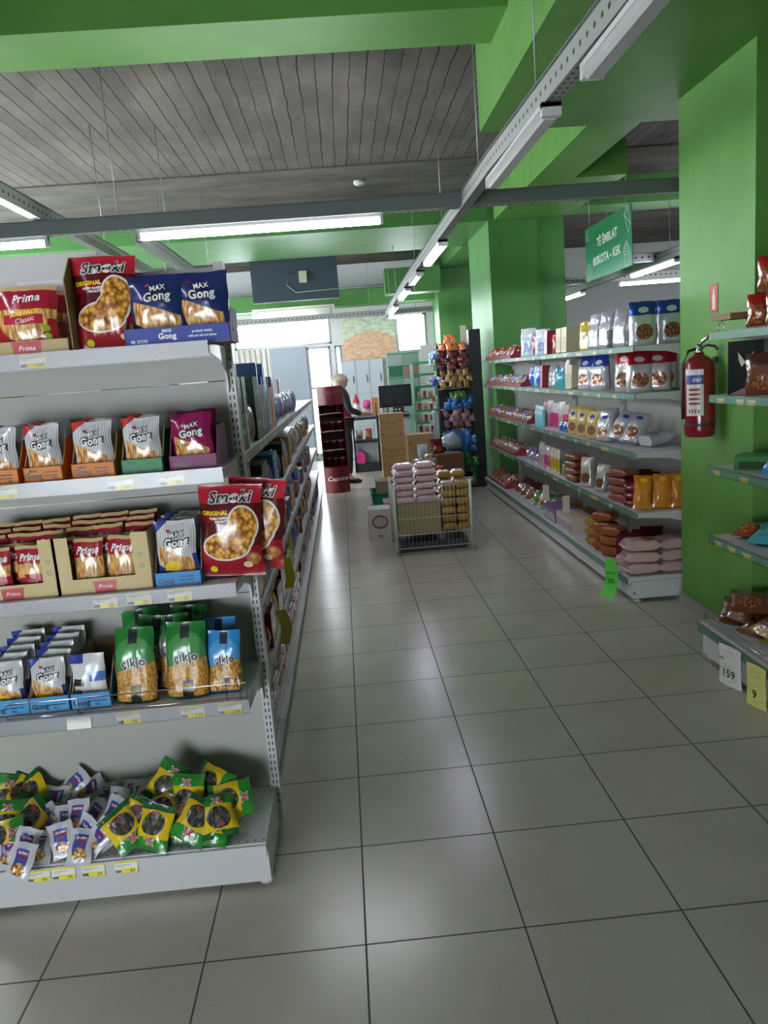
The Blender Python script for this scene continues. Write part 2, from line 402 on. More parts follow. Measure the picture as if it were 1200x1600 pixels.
M_RAILS = NM('plain_galvanised_backlit', '6a7072', .5, .3).m  # plain steel, its backlit shade put into a darker colour
n = NM('punched_galvanised_side', 'a2a49e', .42, .35); _, x, y, z = n.coords('UV'); n.over(slots(n, x, y, 1.0, .17, .5, .12), '202224'); M_RAILH = n.m
M_WIRE = flat('9da2a2', .4, .6, tag='wire')
def rail(p0, p1, label, wires=(), w=.06, hgt=.085, holes=True, prof=None):
    """prof: list of (distance, height offset) where the hung channel kinks"""
    p0, p1 = Vector(p0), Vector(p1); L = (p1-p0).length; a = math.atan2(p1.y-p0.y, p1.x-p0.x)
    prof = prof or [(0, 0), (L, 0)]
    o = empty('ceiling_rail', p0, (0, 0, a), label, 'steel rail', 'slotted steel rails hung from the ceiling')
    m = MB(); h = w/2
    for (xa, za), (xb, zb_) in zip(prof, prof[1:]):
        def bar(y0, y1, z0, z1, mt, uvm=None):
            P = [Vector(q) for q in ((xa, y0, za+z0), (xb, y0, zb_+z0), (xb, y1, zb_+z0), (xa, y1, za+z0), (xa, y0, za+z1), (xb, y0, zb_+z1), (xb, y1, zb_+z1), (xa, y1, za+z1))]
            U = [(xa/.07, 0), (xb/.07, 0), (xb/.07, 1), (xa/.07, 1)]
            m.face([P[0], P[1], P[5], P[4]], mt, U); m.face([P[2], P[3], P[7], P[6]], mt, U); m.face([P[3], P[2], P[1], P[0]], M_RAIL if z0 == 0 and z1 < .01 else mt, U if z1 > .01 or z0 else None); m.face([P[4], P[5], P[6], P[7]], M_RAILS)
            m.face([P[0], P[4], P[7], P[3]], M_RAILS); m.face([P[1], P[2], P[6], P[5]], M_RAILS)
        ms = M_RAILH if holes else M_RAILS
        bar(-h, h, 0, .004, M_RAIL); bar(-h, -h+.004, .0041, hgt, ms); bar(h-.004, h, .0041, hgt, ms)
        bar(-h-.012, -h+.004, hgt, hgt+.004, M_RAILS); bar(h-.004, h+.012, hgt, hgt+.004, M_RAILS)
    m.build('channel', o)
    for x in wires:
        zo = next((za+(zb_-za)*(x-xa)/(xb-xa) for (xa, za), (xb, zb_) in zip(prof, prof[1:]) if xa <= x <= xb), 0)
        MB().tube([(x, 0, zo+.004), (x, 0, ceil_at(p0+(p1-p0)*(x/L))-p0.z)], .0035, M_WIRE, 5).build('hanger_wire', o)
    return o
AIS = [(-3.0, 2.47), (2.4, 2.535), (4.2, 2.585), (7.0, 2.592), (9.2, 2.592), (13.5, 2.532)]
def ais_z(y): return next(za+(zb_-za)*(y-ya)/(yb-ya) for (ya, za), (yb, zb_) in zip(AIS, AIS[1:]) if ya <= y <= yb)
def ceil_at(p):
    if p.x > .98 and p.y < 5 and p.x < 4.4: return 3.0
    if 4.12 < p.y < 4.55 and p.x < .98: return 3.33
    if 9.8 < p.y < 11.7 and p.x < 1.97: return 3.33
    if 2.04 < p.x < 2.46 and 5 < p.y < 9.8: return 3.33
    return ZS - (.015 if p.y > 8.15 else 0)
RZ = 2.6
rail((.885, -3.0, 2.47), (.885, 13.5, 2.47), 'long slotted steel rail running down the main aisle towards the checkout', (1.3, 3.9, 6.3, 7.6, 9.2, 11.4, 14.2, 15.6), prof=[(y+3.0, z-2.47) for y, z in AIS])
rail((-5.6, 5.13, RZ-.004), (5.6, 5.13, RZ-.004), 'slotted steel rail crossing the shop above the tube lamp', (1.2, 3.55, 4.3, 8.6, 9.4), holes=False)
rail((-1.78, 1.0, RZ+.087), (-1.78, 9.8, RZ+.087), 'slotted steel rail over the left gondola, pointing away', (1.5, 3.4, 5.5, 7.7))
rail((-1.3, 5.6, RZ+.002), (-1.3, 9.5, RZ+.002), 'short second slotted rail just right of the left one', (1, 3))
rail((3.42, 5.3, RZ-.1), (3.42, 13.5, RZ-.1), 'slotted steel rail of the next aisle behind the hanging sign', (1.4, 2.6, 4.4, 6.4))
rail((-5.6, 13.6, RZ-.03), (1.7, 13.6, RZ-.03), 'slotted steel rail across the far end in front of the windows', (2, 4.4, 6.2, 7))
M_LAMP = NM('milky_lamp_housing', 'c9cbc9', .3).m; M_TON = emit('lit_tube', 'f3f6ff', TUBE_E)
M_TLAV = emit('lit_lavender_diffuser', 'e6e2ff', TUBE_E*.5)
M_TOFF = flat('b4b4b2', .25, tag='unlit_diffuser')
def strip(c, along, L, lit, label, z=2.585, w=.075, group='strip lamps under the rails'):
    o = empty('strip_lamp', (c[0], c[1], z), (0, 0, 0 if along == 'x' else PI/2), label, 'ceiling lamp', group)
    if lit and along == 'x':   # slim batten with a bare tube held by end caps
        m = MB().box((-L/2, -.017, -.02), (L/2, .017, 0), M_LAMP)
        for q in (-1, 1): m.box((q*L/2, -.02, -.062), (q*(L/2-.02), .02, 0), M_LAMP)
        m.build('housing', o); r_ = .017 if w < .08 else .021
        MB().tube([(-L/2+.021, 0, -.044), (L/2-.021, 0, -.044)], r_, M_TON, 8).build('tube', o)
    else:
        m = MB().box((-L/2, -w/2, -.018), (L/2, w/2, 0), M_LAMP).box((-L/2, -w/2, -.05), (-L/2+.03, w/2, 0), M_LAMP).box((L/2-.03, -w/2, -.05), (L/2, w/2, 0), M_LAMP)
        m.build('housing', o)
        a = w/2-.004; prof = [(-a, -.018), (-a, -.045), (-a+.01, -.056), (a-.01, -.056), (a, -.045), (a, -.018)]
        MB().prism(prof, -L/2+.031, L/2-.031, M_TLAV if lit else M_TOFF, 'x').build('diffuser', o)
    return o
AX = 'along the main aisle rail'
for k, (y, L, lit, lb) in enumerate([
        (2.05, 1.15, False, 'unlit milky strip lamp at the top edge of the view, nearest on the aisle rail'),
        (3.66, 1.15, False, 'unlit milky strip lamp on the aisle rail above the green soffit edge'),
        (6.75, 1.1, True, 'glowing bluish strip lamp, nearest lit one on the long aisle rail'),
        (8.4, .9, False, 'unlit strip lamp between the lit ones on the aisle rail'),
        (9.9, 1.1, True, 'glowing strip lamp second of the lit row on the aisle rail'),
        (11.9, 1.2, True, 'farthest glowing strip lamp on the long aisle rail'),
        ]):
    strip((.885, y), 'y', L, lit, lb, z=ais_z(y)-.012)
strip((-.42, 5.13), 'x', 1.55, True, 'long bright tube lamp on the crossing rail above the left gondola', z=2.595, w=.085)
strip((-2.35, 5.13), 'x', 1.2, True, 'bright tube lamp at the left edge on the crossing rail', z=2.595)
strip((-1.78, 1.55), 'y', 1.2, True, 'added unseen strip lamp on the left rail, brightening the end shelving', z=2.68)  # lamp added out of view to brighten the end shelving front
strip((3.42, 8.3), 'y', 1.2, True, 'glowing strip lamp under the rail below the hanging sign', z=2.495)
strip((3.42, 11.3), 'y', 1.2, True, 'far glowing strip lamp seen past the dark green column', z=2.495)
strip((-1.1, 13.6), 'x', 1.5, True, 'bright tube lamp over the entrance in the window glare', z=2.565)
strip((1.2, 13.6), 'x', .6, True, 'short bright tube lamp above the far right window', z=2.565)
strip((4.6, 10.4), 'x', 1.6, True, 'tube lamp in the neighbouring aisle behind the biscuit gondola', z=2.55)
strip((4.9, 8.2), 'x', 2.2, True, 'long bright tube lamp glowing right of the hanging sign', z=2.52)
rail((3.0, 8.2, RZ-.075), (6.4, 8.2, RZ-.075), 'slotted rail carrying the bright tube right of the sign', (1, 2.6))
rail((3.0, 10.4, RZ-.045), (6.4, 10.4, RZ-.045), 'slotted rail beyond the sign in the next aisle', (1, 2.6))

# ---------- hanging aisle sign ----------
def sign():
    n = NM('green_sign_print', '2f8a5b', .4); y = n.uv()[2]
    n.link(n.ramp(y, [(0., '7dae93'), (.25, '3f8f66'), (.7, '257a4c')]), n.b.inputs['Base Color'])
    a = Vector((3.0, 9.25, 2.46)); b = Vector((3.0, 7.8, 2.46)); L = (b-a).length
    o = empty('aisle_sign', a, (0, 0, -PI/2), 'green hanging sign with white biscuit and cake aisle lettering', 'sign')
    m = MB(); wht = flat('d9ded4', .5)
    m.box((0, -.004, 0), (L, .004, .59), flat('2f7a50', .4), front=n.m)
    fn = front_fn(-.0045)
    put_text(m, 'TË ËMBLAT', .125, wht, fn, L*.5, .385, .004, 0, .02, .98)
    put_text(m, 'BISKOTA - KEK', .125, wht, fn, L*.48, .195, .004, 0, .02, .98)
    def line(pts, r=.0035):
        for p, q in zip(pts, pts[1:]):
            p, q = Vector(p), Vector(q); d = (q-p).normalized()*r; t = Vector((-d.y, d.x))
            m.face([fn(*(p+t-d), 1), fn(*(q+t+d), 1), fn(*(q-t+d), 1), fn(*(p-t-d), 1)], wht)
    line([(1.25, .52), (1.37, .57), (1.42, .40), (1.36, .33), (1.25, .52), (1.33, .47), (1.42, .40)]); line([(1.27, .55), (1.3, .585), (1.36, .58), (1.33, .5)])
    for k in range(5): line([(1.2+.03*math.cos(t)*(2.6-k*.5)+.1, .1+k*.02+.03*math.sin(t)*(1.6-k*.3)+.07) for t in [i*PI/5 for i in range(11)]], .0025)
    line([(1.23, .15), (1.27, .01), (1.36, .01), (1.39, .15)])
    for k in range(3): line([(.1+.035*(k+1)*math.cos(t), .09+.035*(k+1)*math.sin(t)) for t in [i*PI/6 for i in range(13)]], .0025)
    for k in range(3): line([(.07+.02*(k+1)*math.cos(t), .45+.04*(k+1)*math.sin(t)) for t in [i*PI/6 for i in range(7)]], .0025)
    m.build('sign_board', o, fix=False)
    for x in (.15, L-.15): MB().tube([(x, 0, .59), (x, 0, ZS-.016-2.46 if x < .3 else ZS-2.46)], .003, M_WIRE, 5).build('hanger_wire', o)
sign()
# ================= GONDOLAS =================
M_WHT = NM('white_powder_coat', 'c0bec0', .4, .0, .1).m
M_PANEL = NM('gondola_back_panel', 'a8a6a0', .55).m; M_SLOT = flat('17171a', .8, tag='slot')
M_RAILP = glass_mat('clear_price_channel', 'f4f4f4', .04, .3); M_GRSTRIP = flat('6fa98c', .35, tag='green_strip')
M_CHROME = flat('c9c9cc', .18, .9, tag='chrome'); M_PERF = M_WHT
M_TAGW = flat('dedcd6', .4, tag='tag_paper'); M_TAGY = flat('e6d61c', .4, tag='tag_yellow'); M_INK = flat('2a2a2a', .6, tag='ink'); M_INKG = flat('8a8778', .6, tag='ink')
def price_tag(parent, x, y, z, txt, label=None, w=.072, h=.036, tiny=False):
    m = MB(); m.box((-w/2, -.001, 0), (w/2, 0, h), M_TAGW)
    fn = front_fn(-.0012)
    def r(x0, x1, z0, z1, mt, l=1): m.face([fn(x0, z0, l), fn(x1, z0, l), fn(x1, z1, l), fn(x0, z1, l)], mt)
    if txt is not None:
        r(-w*.22, w/2, 0, h*.36, M_TAGY); r(-w/2, w/2, h*.86, h, M_TAGY)
        if not tiny:
            for k in range(9): r(-w*.46+k*w*.026*1.1, -w*.46+k*w*.026*1.1+(.0010 if k % 3 else .0018), h*.06, h*.3, M_INK, 2)
            r(-w*.4, w*.2, h*.70, h*.74, M_INKG, 2); r(-w*.4, -w*.1, h*.58, h*.61, M_INKG, 2)
            put_text(m, txt, h*.4, M_INK, fn, w*.27, h*.17, 0, 0, 0, 1.1, 3)
    o = m.build('price_tag', parent, (x, y, z), (-.12, 0, 0), fix=False)
    if label: o['label'] = label
    return o
def gondola(label, origin, rotz, bays, bay_w, levels, base_d, shelf_d, base_h, top, tags=None, strip_col=False, group=None, skip_lip_ends=False, slots=True, baseplate=True, endpanel=False):
    """local frame: x along the run, customers stand on the -y side, back panel at y = base_d; levels = deck heights"""
    g = empty('gondola_shelving', origin, (0, 0, rotz), label, 'shelving', group)
    L = bays*bay_w; D = base_d
    m = MB(); nP = max(2, int((top-base_h)/.36))
    for b in range(bays):
        for k in range(nP):
            z0 = base_h+(top-base_h)*k/nP; z1 = base_h+(top-base_h)*(k+1)/nP
            m.box((b*bay_w+.016, D, z0+.0015), ((b+1)*bay_w-.016, D+.012, z1-.0015), M_PANEL)
    m.build('back_panel', g)
    for b in range(bays+1):
        u = MB(); x = b*bay_w
        u.box((x-.0155, D-.022, .03), (x+.0155, D+.03, top+.012), M_WHT)
        if slots:
            for k in range(int((top-.12)/.025)):
                for dx in (-.0065, .0065): 
                    z = .1+k*.025; u.face([(x+dx-.002, D-.0225, z), (x+dx+.002, D-.0225, z), (x+dx+.002, D-.0225, z+.014), (x+dx-.002, D-.0225, z+.014)], M_SLOT)
        u.build('upright', g)
        f = MB(); f.lathe([(0, 0), (.024, 0), (.024, .006), (.008, .012), (.008, .035), (0, .035)], flat('c4c2c0', .4, tag='foot'), 14, (min(max(x, .02), L-.02), .05, 0)); f.build('levelling_foot', g)
    for b in range(bays):
        x0, x1 = b*bay_w+.002, (b+1)*bay_w-.002
        d = MB(); d.box((x0, -.0, base_h-.028), (x1, D-.0235, base_h), M_WHT)
        d.box((x0, -.012, base_h-.045), (x1, 0, base_h-.004), M_WHT)
        for k in range(int(bay_w/.026)):
            for yy in (.014, D-.05): 
                xx = x0+.02+k*.026; d.face([(xx, yy, base_h+.0006), (xx+.008, yy, base_h+.0006), (xx+.008, yy+.004, base_h+.0006), (xx, yy+.004, base_h+.0006)], M_SLOT)
        db = d.build('base_deck', g)
        kp = MB(); kp.box((x0, .012, .022), (x1, .022, base_h-.03), M_WHT); kp.build('kick_plate', g)
        if strip_col: pr_rail(db, x0, x1, -.012, base_h-.046, strip_col)
    for x in (0, L-.004):
        e = MB(); e.prism([(.01, .022), (D-.0235, .022), (D-.0235, base_h-.03), (.01, base_h-.03)], x, x+.004, M_WHT)
        e.face([(x+(.0045 if x else -.0005), .018, .05+0), (x+(.0045 if x else -.0005), .018, .07), (x+(.0045 if x else -.0005), .026, .07), (x+(.0045 if x else -.0005), .026, .05)], M_SLOT)
        e.build('base_side', g)
    decks = []
    for li, z in enumerate(levels):
        row = []
        sd = shelf_d if isinstance(shelf_d, (int, float)) else shelf_d[li]
        ys = D-.0235-sd
        for b in range(bays):
            x0, x1 = b*bay_w+.003, (b+1)*bay_w-.003
            s_ = MB(); s_.box((x0+.002, ys, z-.006), (x1-.002, D-.0235, z), M_WHT)
            s_.box((x0+.002, ys, z-.032), (x1-.002, ys+.003, z), M_WHT).box((x0+.002, ys, z-.032), (x1-.002, ys+.02, z-.029), M_WHT)
            s_.box((x0+.002, D-.04, z-.03), (x1-.002, D-.0235, z-.006), M_WHT)
            for x in (x0, x1-.0025):
                s_.prism([(ys+.01, z-.006), (ys+.01, z-.028), (ys+sd*.55, z-.045), (D-.06, z-.085), (D-.045, z-.13), (D-.0235, z-.14), (D-.0235, z+.01), (D-.04, z+.014), (D-.06, z-.002)], x, x+.0025, M_WHT)
            o = s_.build('shelf', g)
            pr_rail(o, x0, x1-.028 if skip_lip_ends else x1, ys, z-.036, strip_col)
            row.append(o)
        decks.append((row, ys, z))
    if tags:
        for li, lst in tags.items():
            for x, txt in lst:
                if li == 'base': price_tag(db, x, -.0165, base_h-.044, txt)
                else:
                    row, ys, z = decks[li]; b = min(bays-1, int(x/bay_w)); price_tag(row[b], x, ys-.0058, z-.035, txt, tiny=(len(lst) > 6))
    return g
def pr_rail(o, x0, x1, y, z, sc):
    r = MB()
    if sc and sc != 'clear':
        r.box((x0+.001, y-.004, z+.002), (x1-.001, y-.001, z+.036), M_GRSTRIP)
        r.box((x0+.001, y-.004, z+.0385), (x1-.001, y, z+.041), M_RAILP)
    else:
        r.box((x0+.001, y-.0035, z), (x1-.001, y-.0005, z+.041), M_WHT2)
    r.box((x0, y-.0085, z), (x1, y-.0075, z+.042), M_RAILP).box((x0, y-.0085, z-.002), (x1, y-.0005, z-.0005), M_RAILP)
    r.build('price_rail', o)
M_WHT2 = NM('price_channel_back', 'b4b3b6', .5, 0, .05).m
# end-cap gondola at the left
EX0, EX1, EYF, EYB = -1.36, -.36, 2.225, 2.585
EL = [.645, 1.015, 1.362, 1.722]
def ex(px, py, lv): return on_plane(px, py, Y=EYF+.0).x - EX0
etags = {3: [(ex(51, 560, 0), '120')], 2: [(ex(6, 762, 0), '25'), (ex(188, 748, 0), '30'), (ex(268, 742, 0), '46')],
         1: [(ex(165, 942, 0), '55'), (ex(218, 936, 0), '30'), (ex(281, 930, 0), '79')],
         0: [(ex(201, 1121, 0), '40'), (ex(301, 1110, 0), '115'), (ex(359, 1105, 0), '150')],
         'base': [(ex(65, 1375, 0), '40'), (ex(104, 1370, 0), '35'), (ex(150, 1366, 0), '29'), (ex(201, 1361, 0), '49')]}
endcap = gondola('white slotted end shelving unit facing the viewer at the left, stocked with pretzel snacks', (EX0, EYF, 0), 0, 1, 1.0, EL, .36, .335, .165, 1.975, etags, False)
pt = price_tag(endcap, ex(124, 1126, 0), -.0085, .61, None); pt.name = 'blank_tag'; pt['label'] = 'blank cream shelf tag'
m = MB(); rr = .0018; y = .012; z0 = EL[0]
for a, b in ((ex(8, 1120, 0), ex(117, 1095, 0)), (ex(120, 1095, 0), .99)):
    m.tube([(a, y, z0), (a, y, z0+.055), (b, y, z0+.055), (b, y, z0)], rr, M_CHROME); m.tube([(a, y, z0+.008), (b, y, z0+.008)], rr, M_CHROME)
m.tube([(.93, y-.002, z0), (.93, y-.002, z0+.075), (.97, y-.002, z0+.075), (.97, y-.002, z0)], rr, M_CHROME)
fe = m.build('wire_shelf_fence', endcap); fe['label'] = 'chrome wire fence along the second shelf from the bottom'
# long run behind the end-cap, facing the aisle: local +x runs towards -Y after a 90 degree turn
LY0, LBAY, LN = 2.66, 1.25, 6
LLV = [.385, .69, .995, 1.325]
def ltags():
    t = {}
    for li in range(4): t[li] = [(.1+.31*k+(.07*((k*7+li*3) % 4)), '9%d' % k) for k in range(23)]
    return t
lrun = gondola('long white gondola run along the left of the aisle stocked with biscuits and boxes', (-.375, LY0, 0), PI/2, LN, LBAY, LLV, .45, .40, .165, 1.62, ltags(), 'clear')
# right run opposite, faces -X
RY1, RBAY, RN = 9.76, 1.26, 4
RLV = [.585, .975, 1.345, 1.64]
def rtags():
    return {li: [(.1+.26*k+(.06*((k*5+li*3) % 4)), '1%d' % k) for k in range(18)] for li in range(4)}
rrun = gondola('long white gondola run on the right with green price strips and chocolate and croissant bags', (1.765, RY1, 0), -PI/2, RN, RBAY, RLV, .46, [.39]*4, .165, 1.80, rtags(), 'green')
nrun = gondola('nearest right shelving unit with green price strips, cut by the photo edge', (1.765, 3.735, 0), -PI/2, 1, 1.25, [.655, 1.01, 1.365, 1.665], .46, [.39]*4, .2, 1.9,
               {0: [(.1, '1'), (.23, '2'), (.37, '3')], 1: [(.08, '4'), (.34, '5')], 2: [(.12, '3'), (.3, '5'), (.4, '6')]}, 'green')
# ================= PRODUCTS =================
def bag_mesh(name, w, h, t, mf, mb=None, stand=False, texts=(), seed=0, seal=.06, gus=None, nx=13, ny=15, decor=None, lean=0):
    """a sealed film bag standing on its lower edge; front printed face looks to -y. stand: block bottomed, else pillow"""
    mb = mb or mf; r = random.Random(seed); ph = [r.uniform(0, 6.28) for _ in range(6)]
    def prof(v):
        if stand: return max(0., 1-max(0, (v-.5)/(.5-seal*.4))**1.6)**.8*(1 if v > .04 else .8) if v < 1-seal*.4 else 0
        q = (v-seal)/(1-2*seal)
        return max(0., math.sin(PI*q))**.55 if 0 < q < 1 else 0.
    def P(u, v, side, off=0.):
        e = max(0., 1-abs(2*u-1)**(5 if stand else 2.6))**(.5 if stand else .75)
        pr = prof(v); th = t/2*pr*e
        sealw = 1-pr
        th += .0022*math.sin(u*17+ph[0])*math.sin(v*9+ph[1])*pr + .0035*min(1, w*8)*math.sin(u*31+ph[2]+side)*max(0, min(1, 4*pr*(1-pr)))*e
        wx = w*(1-.07*math.sin(PI*min(1, max(0, v)))*(0 if stand else 1)-(0.06*v if stand else 0))
        x = (u-.5)*wx+.002*math.sin(v*11+ph[3])
        y = -side*(max(th, 0)+.0006+off)+.004*sealw*math.sin(u*6+ph[4])*(v > .5)+(t*.0 if stand else 0)+lean*v*v
        return (x, y, v*h+.0012*math.sin(u*9+ph[5])*(v > .02))
    m = MB()
    m.grid([P(i/(nx-1), j/(ny-1), 1) for j in range(ny) for i in range(nx)], nx, ny, mf)
    m.grid([P(i/(nx-1), j/(ny-1), -1) for j in range(ny) for i in range(nx)], nx, ny, mb, flip=True)
    # side and bottom skirts
    for i0 in (0, nx-1):
        for j in range(ny-1):
            a, b = P(i0/(nx-1), j/(ny-1), 1), P(i0/(nx-1), (j+1)/(ny-1), 1); c, d = P(i0/(nx-1), (j+1)/(ny-1), -1), P(i0/(nx-1), j/(ny-1), -1)
            m.face([a, b, c, d] if i0 == 0 else [d, c, b, a], mb, None, True)
    for i in range(nx-1):
        m.face([P(i/(nx-1), 0, 1), P(i/(nx-1), 0, -1), P((i+1)/(nx-1), 0, -1), P((i+1)/(nx-1), 0, 1)], mb)
        m.face([P(i/(nx-1), 1, 1), P((i+1)/(nx-1), 1, 1), P((i+1)/(nx-1), 1, -1), P(i/(nx-1), 1, -1)], mb)
    def fn(x, z, l): return P(min(.985, max(.015, x/w+.5)), min(.99, max(.01, z/h)), 1, .0012+.0008*l)
    for a in texts:
        s, size, mt, cx, cz = a[:5]; k = a[5] if len(a) > 5 else {}
        put_text(m, s, size*h, mt, fn, cx*w, cz*h, **k)
    if decor: decor(m, fn, w, h)
    return m.mesh(name)
def quadp(m, fn, x0, x1, z0, z1, mt, l=1, n=3):
    for i in range(n):
        for j in range(n):
            a, b = x0+(x1-x0)*i/n, x0+(x1-x0)*(i+1)/n; c, d = z0+(z1-z0)*j/n, z0+(z1-z0)*(j+1)/n
            m.face([fn(a, c, l), fn(b, c, l), fn(b, d, l), fn(a, d, l)], mt)
def pinked(m, fn, w, h): pass
STICKS = [(0., 'fbe2ac'), (.35, 'e2b068'), (.75, 'a87036')]
PUFFS = [(0., 'f0c067'), (.35, 'd1922f'), (.6, '7d3f12')]
def film_nm(name, base, **k):
    n = NM(name, base, k.get('rough', .26), k.get('metal', 0), .5); return n
WT, BK, RD, YL, GN = flat('e8e8e4', .35, tag='print'), flat('1c1618', .4, tag='print'), flat('b01e2e', .35, tag='print'), flat('f0c81e', .35, tag='print'), flat('2f8a35', .35, tag='print')
GY = flat('8f8f90', .4, tag='print'); BR = flat('5a2c18', .4, tag='print'); CR_ = flat('e8dcc0', .4, tag='print')
# --- smoki style peanut puff bag
n = film_nm('red_snack_bag_print', '9c1622')
n.over(n.both(n.halfm(.25, 1, .34), n.band(.34, .80)), '5a0f18'); n.rect(0, 1, .80, 1, 'b3202f')
n.rect(.0, .52, .60, .70, '7c1018')
eo = n.either(n.ellm(.70, .56, .255, .22), n.either(n.ellm(.44, .34, .40, .165), n.ellm(.62, .43, .28, .17)))
ei = n.either(n.ellm(.70, .56, .225, .197), n.either(n.ellm(.44, .34, .37, .145), n.ellm(.61, .43, .25, .16)))
n.over(eo, 'e2ddd8'); n.over(ei, n.vor(15, 19, [(0., 'f4d088'), (.35, 'dfa848'), (.55, 'c48428'), (.85, '7a3a18')]))
n.over(n.ellm(.86, .2, .11, .065), n.vor(9, 14, [(0, 'e8b878'), (.6, 'a86a34')])); n.over(n.ellm(.76, .13, .07, .035), 'e6c89a'); n.ell(.2, .085, .06, .036, 'd8d61e')
n.crinkle(11, .45); M_SMOKI = n.m; n = film_nm('red_snack_bag_plain', '8c1420'); n.crinkle(9, .4)
SM = [('Smoki', .17, BK, 0, .865, dict(bold=.0012, shear=.2, rot=.02, layer=3, sx=1.05)), ('Smoki', .17, WT, 0, .865, dict(bold=.0036, shear=.2, rot=.02, layer=2, sx=1.05)),
      ('ORIGINAL', .062, YL, -.24, .70, dict(bold=.001)), ('FRESH BAKED', .034, WT, -.18, .645, dict(bold=.0005)), ('PEANUTS', .034, WT, -.14, .61, dict(bold=.0005))]
B_SMOKI = bag_mesh('peanut_puff_bag', .2, .29, .075, M_SMOKI, n.m, texts=SM, seed=1, nx=17, ny=21)
# --- pretzel stick bags
def gong(name, c_bg, c_corner, c_acc, stripes=True, w=.125, h=.155, t=.04, seed=0, big=False, cheese=False, rough=.26, sub=None):
    n = film_nm(name+'_print', c_bg, rough=rough)
    if stripes:
        _, u, v, _ = n.uv(); n.over(n.math('LESS_THAN', n.math('FRACT', n.math('MULTIPLY', u, 17)), .42), 'a9a9ae')
    n.over(n.halfm(-.55, 1, .80), c_corner)
    if stripes: n.over(n.both(n.halfm(-.2, 1, .83), n.halfm(1, 0, .32)), c_bg)
    st = n.both(n.halfm(-.32, -1, -.60), n.band(.06, .9, 0))
    n.over(n.both(st, n.halfm(.3, 1, .16)), n.vor(26, 6, STICKS, rot=-.25))
    n.over(n.both(n.halfm(-.5, -1, -.25), n.band(0, 1)), c_acc if not cheese else c_corner)
    if cheese: n.over(n.both(n.rectm(.16, .52, .12, .30), n.halfm(.4, -1, -.16)), 'e6c02e'); n.rect(.9, 1, 0, .4, '26408a')
    n.crinkle(18, .5)
    T = [('Gong', .20, WT, .02, .62, dict(bold=.0010, layer=4, rot=.08)), ('Gong', .20, BK, .02, .62, dict(bold=.0042, layer=2, rot=.08)),
         ('MAX', .12, WT, .03, .76, dict(bold=.0005, layer=4, rot=.12)), ('MAX', .12, BK, .03, .76, dict(bold=.0022, layer=2, rot=.12)), ('ETi', .05, RD, -.16, .82, dict(bold=.0008))]
    if sub: T.append((sub, .07, WT, .1, .16, dict(bold=.001, rot=.15)))
    b = film('b8b8bc' if stripes else c_bg)
    return [bag_mesh(name, w, h, t, n.m, b, texts=T, seed=seed+i, seal=.05) for i in range(2)]
G_RED = gong('silver_pretzel_bag', 'd2d2d2', 'c43a2e', 'b8283a', seed=3, sub='STEAK')
G_CHE = gong('cheese_pretzel_bag', 'd6d6d6', '2b3f9a', '2b3f9a', seed=5, cheese=True, w=.118, h=.155)
G_MAG = gong('magenta_pretzel_bag', '8c1450', '6e0f40', '5a0c34', stripes=False, seed=8, rough=.2)
G_BLU = gong('navy_pretzel_bag', '1c2a62', '1a2450', '16204a', stripes=False, w=.165, h=.175, t=.05, seed=9)
# back of a cheese bag
n = film_nm('silver_bag_back', 'd0d0d2'); n.rect(.0, .4, .82, 1, '2b3f9a'); n.rect(.55, 1, .42, .62, '4b72b4'); n.rect(.58, .9, .2, .4, 'e6e6e6'); n.rect(.05, .38, .35, .5, '3a2620'); n.ell(.18, .22, .1, .05, '1f2a50'); n.crinkle(14, .6)
G_BACK = bag_mesh('silver_bag_back', .118, .155, .035, n.m, None, texts=[('ETi', .05, WT, -.32, .22)], seed=12)
# --- prima sticks
def prima(name, w, h, t, red, seed, xxl=False):
    n = film_nm(name+'_print', 'b48a58')
    n.over(n.band(.10, .70), n.vor(24, 5, STICKS, rot=.1)); 
    if red: n.over(n.halfm(0, -1, -.36), '9e2030'); n.over(n.both(n.band(.3, .42), n.halfm(1, 1, .7)), 'a22535')
    n.rect(0, 1, .64, .93, 'a01a2c'); n.rect(0, 1, .93, 1, 'c8a878'); n.rect(0, 1, .0, .07, 'a87848')
    if xxl: n.rect(0, 1, .0, .5, 'a01a2c'); n.over(n.both(n.ellm(.45, .5, .42, .34), n.band(.12, .62)), n.vor(22, 4.5, STICKS, rot=.15)); n.over(n.rectm(.12, .8, .42, .56), 'b32638'); n.ell(.84, .36, .06, .05, '8db62c'); n.ell(.84, .24, .06, .05, '8db62c')
    n.crinkle(16, .5)
    T = [('Prima', .2, WT, 0, .77, dict(bold=.001, shear=.35, rot=.04))]
    if xxl: T = [('Prima', .17, WT, 0, .8, dict(bold=.001, shear=.35, rot=.08)), ('XXL PACK', .085, YL, 0, .58, dict(bold=.0012, rot=.12)), ('Classic', .1, WT, .0, .48, dict(shear=.3, rot=.15)), ('SEA SALT', .03, WT, 0, .12)]
    else: T.append(('Classic' if red else 'Peanuts', .08, WT, .05, .28, dict(shear=.3)))
    return bag_mesh(name, w, h, t, n.m, film('8e1c2a' if red else 'a07848'), texts=T, seed=seed, seal=.05)
P_RED = prima('red_pretzel_bag', .095, .15, .03, True, 20); P_TAN = prima('tan_pretzel_bag', .098, .155, .03, False, 21); P_XXL = prima('large_red_pretzel_bag', .175, .195, .06, True, 22, True)
